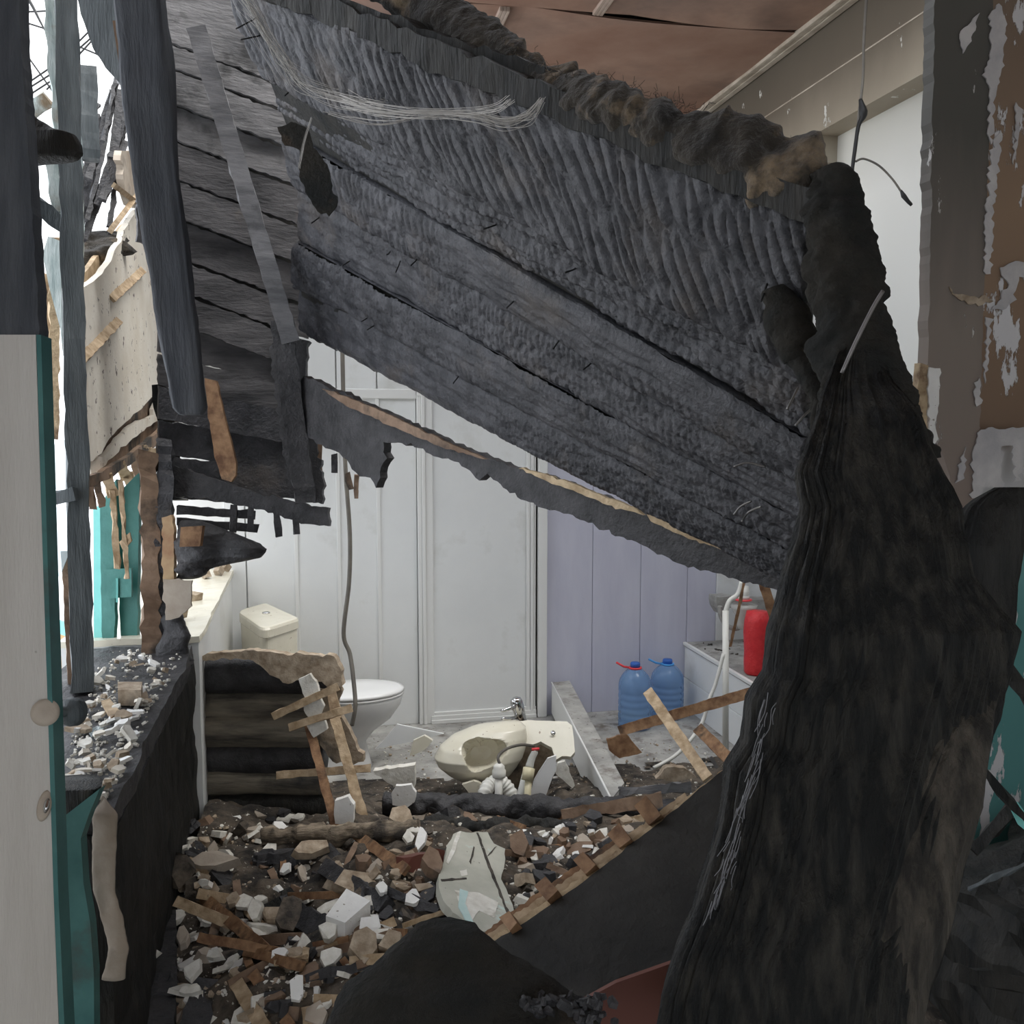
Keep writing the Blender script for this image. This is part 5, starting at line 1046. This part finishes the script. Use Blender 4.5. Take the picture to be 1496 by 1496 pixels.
# ---- scattered rubble, each piece its own object
ANCH = [(508, 1325, 'white plaster block'), (695, 1290, 'big plaster slab'), (345, 1350, 'long brown lath'), (396, 1455, 'orange brown lath'), (365, 1465, 'pale wide lath'), (495, 1240, 'lath lattice foot'), (235, 1400, 'charred joist'), (440, 1340, 'wide charred board'), (650, 1350, 'mound top'), (560, 1440, 'mound edge'), (555, 1245, 'sloping brown lath'), (290, 1470, 'charred plank'), (250, 1260, 'low wall foot'), (350, 1215, 'log partition foot'), (780, 1190, 'long charred floor beam'), (640, 1180, 'floor beam end'), (740, 1100, 'broken washbasin'), (590, 1120, 'pale box piece'), (870, 1100, 'boxed casing'), (800, 1290, 'panel edge'), (620, 1265, 'reddish plank'), (430, 1405, 'reddish lath'), (490, 1420, 'charred pointed board'), (430, 1265, 'scorched beam')]
SEEN = {}
def uniq(nm, s, px, py):
    a = min(ANCH, key=lambda q: (q[0]-px)**2+(q[1]-py)**2); dx = px-a[0]; dy = py-a[1]; ds = math.hypot(dx, dy)
    ang = int(((math.degrees(math.atan2(-dy, dx))+360+22.5) % 360)//45)
    w = ['right of', 'up right from', 'above', 'up left from', 'left of', 'down left from', 'below', 'down right from'][ang]
    size = 'tiny' if s < .03 else 'small' if s < .05 else 'medium' if s < .075 else 'large' if s < .1 else 'very large'
    near = 'touching' if ds < 14 else ('just '+w if ds < 34 else ('a little '+w if ds < 60 else 'well '+w))
    return f"{size} {nm[0]} {nm[1]} {near} the {a[2]}"
pieces = []
r = np.random.default_rng(21)
def kind_name(k): return k
def zone(px, py): 
    if py < 1215: return 'on the charred floor timbers'
    if px < 330: return 'in the dark left part of the rubble'
    if py > 1400: return 'at the bottom of the rubble'
    if px > 560: return 'around the big plaster slab'
    return 'in the middle of the rubble'
def scatter(n, names, smin, smax, region, m_list, th=(.008, .02), grp=''):
    done = 0
    while done < n:
        px = r.uniform(region[0], region[2]); py = r.uniform(region[1], region[3])
        if px > 690 and py > 1378-(px-710)*287/390-8: continue
        lo_x = np.interp(py, [1180, 1500], [250, 232])
        if px < lo_x or (628 < px < 762 and 1200 < py < 1372): continue
        s = math.exp(r.uniform(math.log(smin), math.log(smax))); p = G(px, py, s*.12); m_ = m_list[int(r.integers(len(m_list)))]
        V, F = gchunk(p, s, s*r.uniform(.45, .95), r.uniform(*th), r)
        o = obj(names[0], V, F, m_); tag(o, uniq(names[1].split(' ', 1), s, px, py), names[2], 'scattered '+names[1]+' pieces'); done += 1
def R4(a, b, c, d): return (a, b, c, d)
scatter(105, ('plaster_chunk', 'broken off-white plaster chunk', 'plaster'), .035, .13, R4(250, 1195, 760, 1496), [M['plas'], M['plas'], M['plasw'], M['plas']], (.008, .026))
scatter(120, ('clay_chunk', 'tan brown clay chunk', 'clay lump'), .035, .14, R4(235, 1190, 800, 1496), [M['plasb'], M['paper'], M['brownw'], M['plasb'], M['soot']], (.015, .045))
scatter(70, ('char_chunk', 'black char chunk', 'char'), .04, .14, R4(235, 1180, 880, 1496), [M['char']], (.015, .05))
scatter(40, ('plaster_chip', 'small pale plaster chip', 'plaster'), .02, .05, R4(560, 1070, 900, 1215), [M['plas'], M['plasb'], M['white']], (.006, .02))
scatter(34, ('plaster_chunk', 'broken off-white plaster chunk', 'plaster'), .03, .09, R4(745, 1200, 920, 1330), [M['plas'], M['plasw']], (.008, .026))
scatter(46, ('clay_chunk', 'tan brown clay chunk', 'clay lump'), .035, .12, R4(600, 1195, 940, 1320), [M['plasb'], M['brownw'], M['paper']], (.015, .045))
scatter(30, ('char_chunk', 'black char chunk', 'char'), .04, .13, R4(600, 1190, 940, 1320), [M['char']], (.015, .05))
def scatter_laths(n, region, m_list, nm, lab):
    for k in range(n):
        px = r.uniform(region[0], region[2]); py = r.uniform(region[1], region[3])
        if 590 < px < 780 and 1200 < py < 1372: continue
        L_ = r.uniform(.08, .26); a = r.uniform(0, math.pi) if r.random() < .3 else r.normal(-.6, .4)
        p = G(px, py, .025); q = p+Vector((math.cos(a), math.sin(a), r.normal(0, .15)))*L_
        if q.z < float(hgt(q.x, q.y))+.01: q.z = float(hgt(q.x, q.y))+.02
        o = bar(nm, p, q, r.uniform(.015, .035), .01, m_list[k % len(m_list)], rough=.0012); tag(o, uniq(lab.split(' ', 1), L_*.42, px, py), 'lath', 'scattered broken laths')
scatter_laths(46, (300, 1250, 640, 1496), [M['lath'], M['lathb'], M['brownw']], 'broken_lath', 'broken wooden lath')
scatter_laths(12, (600, 1190, 860, 1290), [M['lathb'], M['brownw']], 'broken_lath', 'broken wooden lath')
# larger pieces one can point to
for px, py, w_, h_, th_, m_, lab in [(409, 1393, 26, 17, .012, 'plasw', 'white shard lying on the reddish lath'), (434, 1444, 22, 30, .012, 'plasw', 'pointed white shard left of the charred pointed board'), (540, 1352, 36, 22, .02, 'plasw', 'split white plaster piece below the white block'), (560, 1366, 40, 16, .02, 'plas', 'long pale plaster piece below the split white one'), (417, 1269, 20, 16, .015, 'plasw', 'small white shard on the charred plank, upper left'), (380, 1318, 18, 16, .03, 'plas', 'pale cube-like piece right of the curved shard'), (374, 1334, 26, 26, .04, 'plas', 'pale lump under the cube-like piece'), (356, 1318, 34, 16, .015, 'plas', 'curved pale shard in the left rubble'), (341, 1314, 22, 16, .02, 'plasb', 'tan lump left of the curved pale shard'),
    (603, 1311, 26, 22, .015, 'plasw', 'white shard between the block and the big plaster slab'), (559, 1299, 18, 14, .02, 'plasw', 'small white piece right of the block top'), (614, 1226, 16, 30, .015, 'plasw', 'upright white shard left of the big plaster slab top'), (597, 1224, 16, 18, .02, 'plas', 'pale piece beside the upright white shard'), (606, 1214, 22, 12, .015, 'plas', 'pale piece above the upright white shard'), (300, 1290, 26, 12, .02, 'plas', 'long pale fragment in the dark left rubble'), (312, 1258, 66, 26, .04, 'paper', 'wide grey clay block in the dark left rubble'), (255, 1268, 52, 40, .05, 'soot', 'big sooty clay lump at the low wall'), (400, 1338, 44, 22, .03, 'plasb', 'tan flat lump beside the wide charred board'),
    (420, 1340, 44, 40, .04, 'soot', 'big sooty block in the middle of the rubble'), (530, 1385, 52, 36, .04, 'plasb', 'big tan clay lump left of the mound'), (575, 1378, 40, 30, .04, 'plasb', 'tan clay lump touching the mound'), (480, 1362, 30, 26, .03, 'plas', 'pale folded plaster piece above the char lump'), (482, 1398, 34, 22, .015, 'plas', 'pale thin sheet standing above the pointed board'), (452, 1240, 60, 20, .03, 'plasb', 'tan splintered lump under the log partition'), (585, 1195, 40, 34, .04, 'plasb', 'tan lump at the right end of the scorched beam'), (632, 1262, 30, 40, .04, 'brownw', 'brown elongated lump left of the big plaster slab'), (760, 1236, 34, 34, .05, 'brownw', 'brown clay brick right of the big plaster slab top'), (728, 1380, 30, 14, .02, 'plas', 'pale chip under the panel corner'),
    (268, 1372, 22, 26, .03, 'paper', 'grey piece beside the charred joist'), (282, 1418, 26, 24, .02, 'plas', 'pale triangular shard right of the charred joist'), (278, 1448, 34, 14, .02, 'plas', 'pale flat piece at the bottom left'), (282, 1462, 26, 14, .02, 'plasw', 'pale flat piece under another at the bottom left'), (315, 1395, 28, 14, .03, 'plas', 'pale rounded lump in the lower left rubble'), (228, 1352, 16, 12, .02, 'plasw', 'white crumb on top of the charred joist'), (226, 1372, 14, 8, .015, 'plas', 'flat pale crumb on the charred joist'), (224, 1394, 22, 12, .015, 'plas', 'oval pale flake on the charred joist')]:
    p = G(px, py, .05 if 'joist' not in lab else .08); d = -(RT @ (p-CAM)).z
    rot = Matrix.Rotation(-YAW+r.normal(0, .3), 3, 'Z') @ Matrix.Rotation(math.radians(28+r.normal(0, 6)), 3, 'X')
    V, F = gchunk(p, w_*d/FPX*1.15, h_*d/FPX*1.5, th_, r, rot)
    nm_ = 'plaster_piece' if m_ in ('plas', 'plasw') else 'clay_lump'; o = obj(nm_, V, F, M[m_]); tag(o, lab, 'plaster' if nm_ == 'plaster_piece' else 'clay lump')
# crumbs too small to pick apart
gs1 = []; gs2 = []
for k in range(3600):
    px = r.uniform(235, 860); py = r.uniform(1190, 1500)
    if k > 3000: px = r.uniform(560, 1040); py = r.uniform(1085, 1200)
    s = math.exp(r.uniform(math.log(.006), math.log(.026))); p = G(px, py, s*.2)
    if p.x < XL: continue
    (gs1 if r.random() < .5 else gs2).append(gchunk(p, s, s*r.uniform(.5, 1), s*.4, r))
V, F = join(*gs1); o = obj('plaster_crumbs', V, F, M['plas']); tag(o, 'countless small pale plaster crumbs strewn over the rubble', 'crumbs', kind='stuff')
V, F = join(*gs2); o = obj('brown_crumbs', V, F, M['plasb']); tag(o, 'countless small brown and tan crumbs strewn over the rubble', 'crumbs', kind='stuff')

# ---- pieces lying on the sill
def on_sill(px, py, l=0): return WZ(px, py, 1.0+l)
for k in range(95):
    py = 960+ (r.random()**1.0)*205; f = (py-950)/220
    xr_ = np.interp(py, [955, 1165], [262, 165]); xl_ = np.interp(py, [955, 985, 1165], [165, 128, 84]); px = r.uniform(xl_+4, xr_-8)
    s = r.uniform(.025, .075)
    p = on_sill(px, py, .012+.02*r.random()); V, F = gchunk(p, s, s*r.uniform(.4, .8), r.uniform(.006, .014), r)
    o = obj('plaster_flake', V, F, [M['plas'], M['wallpl'], M['plasb'], M['plasw']][k % 4]); tag(o, ['pale', 'mottled', 'tan', 'white'][k % 4]+(' small' if s < .04 else ' medium' if s < .06 else ' large')+' flake on the sill '+('by the brown post' if py < 990 else 'beside the tan block' if py < 1025 else 'by the door knob' if py < 1060 else 'in the middle stretch' if py < 1110 else 'at the near end')+', '+('outer edge' if px < xl_+(xr_-xl_)*.33 else 'middle' if px < xl_+(xr_-xl_)*.66 else 'inner edge'), 'plaster', 'plaster flakes on the window sill')
o = plate('lath_scrap', [(148, 1024), (160, 1020), (176, 1040), (162, 1048)], ('Z', 1.03), .012, M['lath']); tag(o, 'short pale lath scrap lying on the burnt window sill', 'lath')
t4 = [WZ(172, 1008, 1.06), WZ(172, 996, 1.06), WZ(208, 996, 1.06), WZ(206, 1008, 1.06)]
o = box6('plaster_block', t4, .05, M['plasb']); tag(o, 'tan block with pale top lying on the window sill', 'plaster')
o = plate('glass_piece', [(128, 1068), (142, 1060), (152, 1064), (134, 1076)], ('Z', 1.01), .004, M['glass']); tag(o, 'flat piece of broken glass on the window sill', 'glass')
gs = []
for k in range(500):
    py = 950+r.random()*215; xr_ = np.interp(py, [955, 1165], [270, 165]); xl_ = np.interp(py, [955, 985, 1165], [165, 128, 84]); p = on_sill(r.uniform(xl_, xr_-4), py, .004)
    s = r.uniform(.005, .02); gs.append(gchunk(p, s, s*.7, s*.4, r))
V, F = join(*gs); o = obj('sill_crumbs', V, F, M['plas']); tag(o, 'fine plaster crumbs scattered along the burnt window sill', 'crumbs', kind='stuff')
# debris on the bathroom ledge
for k, (px, py, s) in enumerate([(275, 870, .14), (300, 838, .10), (320, 832, .12), (330, 828, .08), (265, 895, .08)]):
    V, F = gchunk(WZ(px, py, 1.04), s, s*.6, .04, r); o = obj('ledge_lump', V, F, M['plasb']); tag(o, ['largest tan clay lump in the middle of the bathroom ledge', 'tan clay lump on the ledge under the charred stub', 'tan clay lump on the ledge just right of the stub shadow', 'small tan clay lump at the far end of the ledge', 'tan clay lump on the ledge nearest the torn cardboard'][k], 'clay lump', 'clay lumps on the ledge')

# repeats that came out with the same words are told apart by how near they lie
grp = {}
for o in list(COL.objects):
    if o.get('label') and o.get('category') and o.parent is None: grp.setdefault(o['label'], []).append(o)
for lab, L_ in grp.items():
    if len(L_) > 1:
        L_.sort(key=lambda o: -(o.location-CAM).length)
        wd_ = {2: ['farther', 'nearer'], 3: ['farthest', 'middle', 'nearest'], 4: ['farthest', 'second farthest', 'second nearest', 'nearest']}.get(len(L_))
        if wd_:
            for o, w_ in zip(L_, wd_): o['label'] = w_+' '+lab
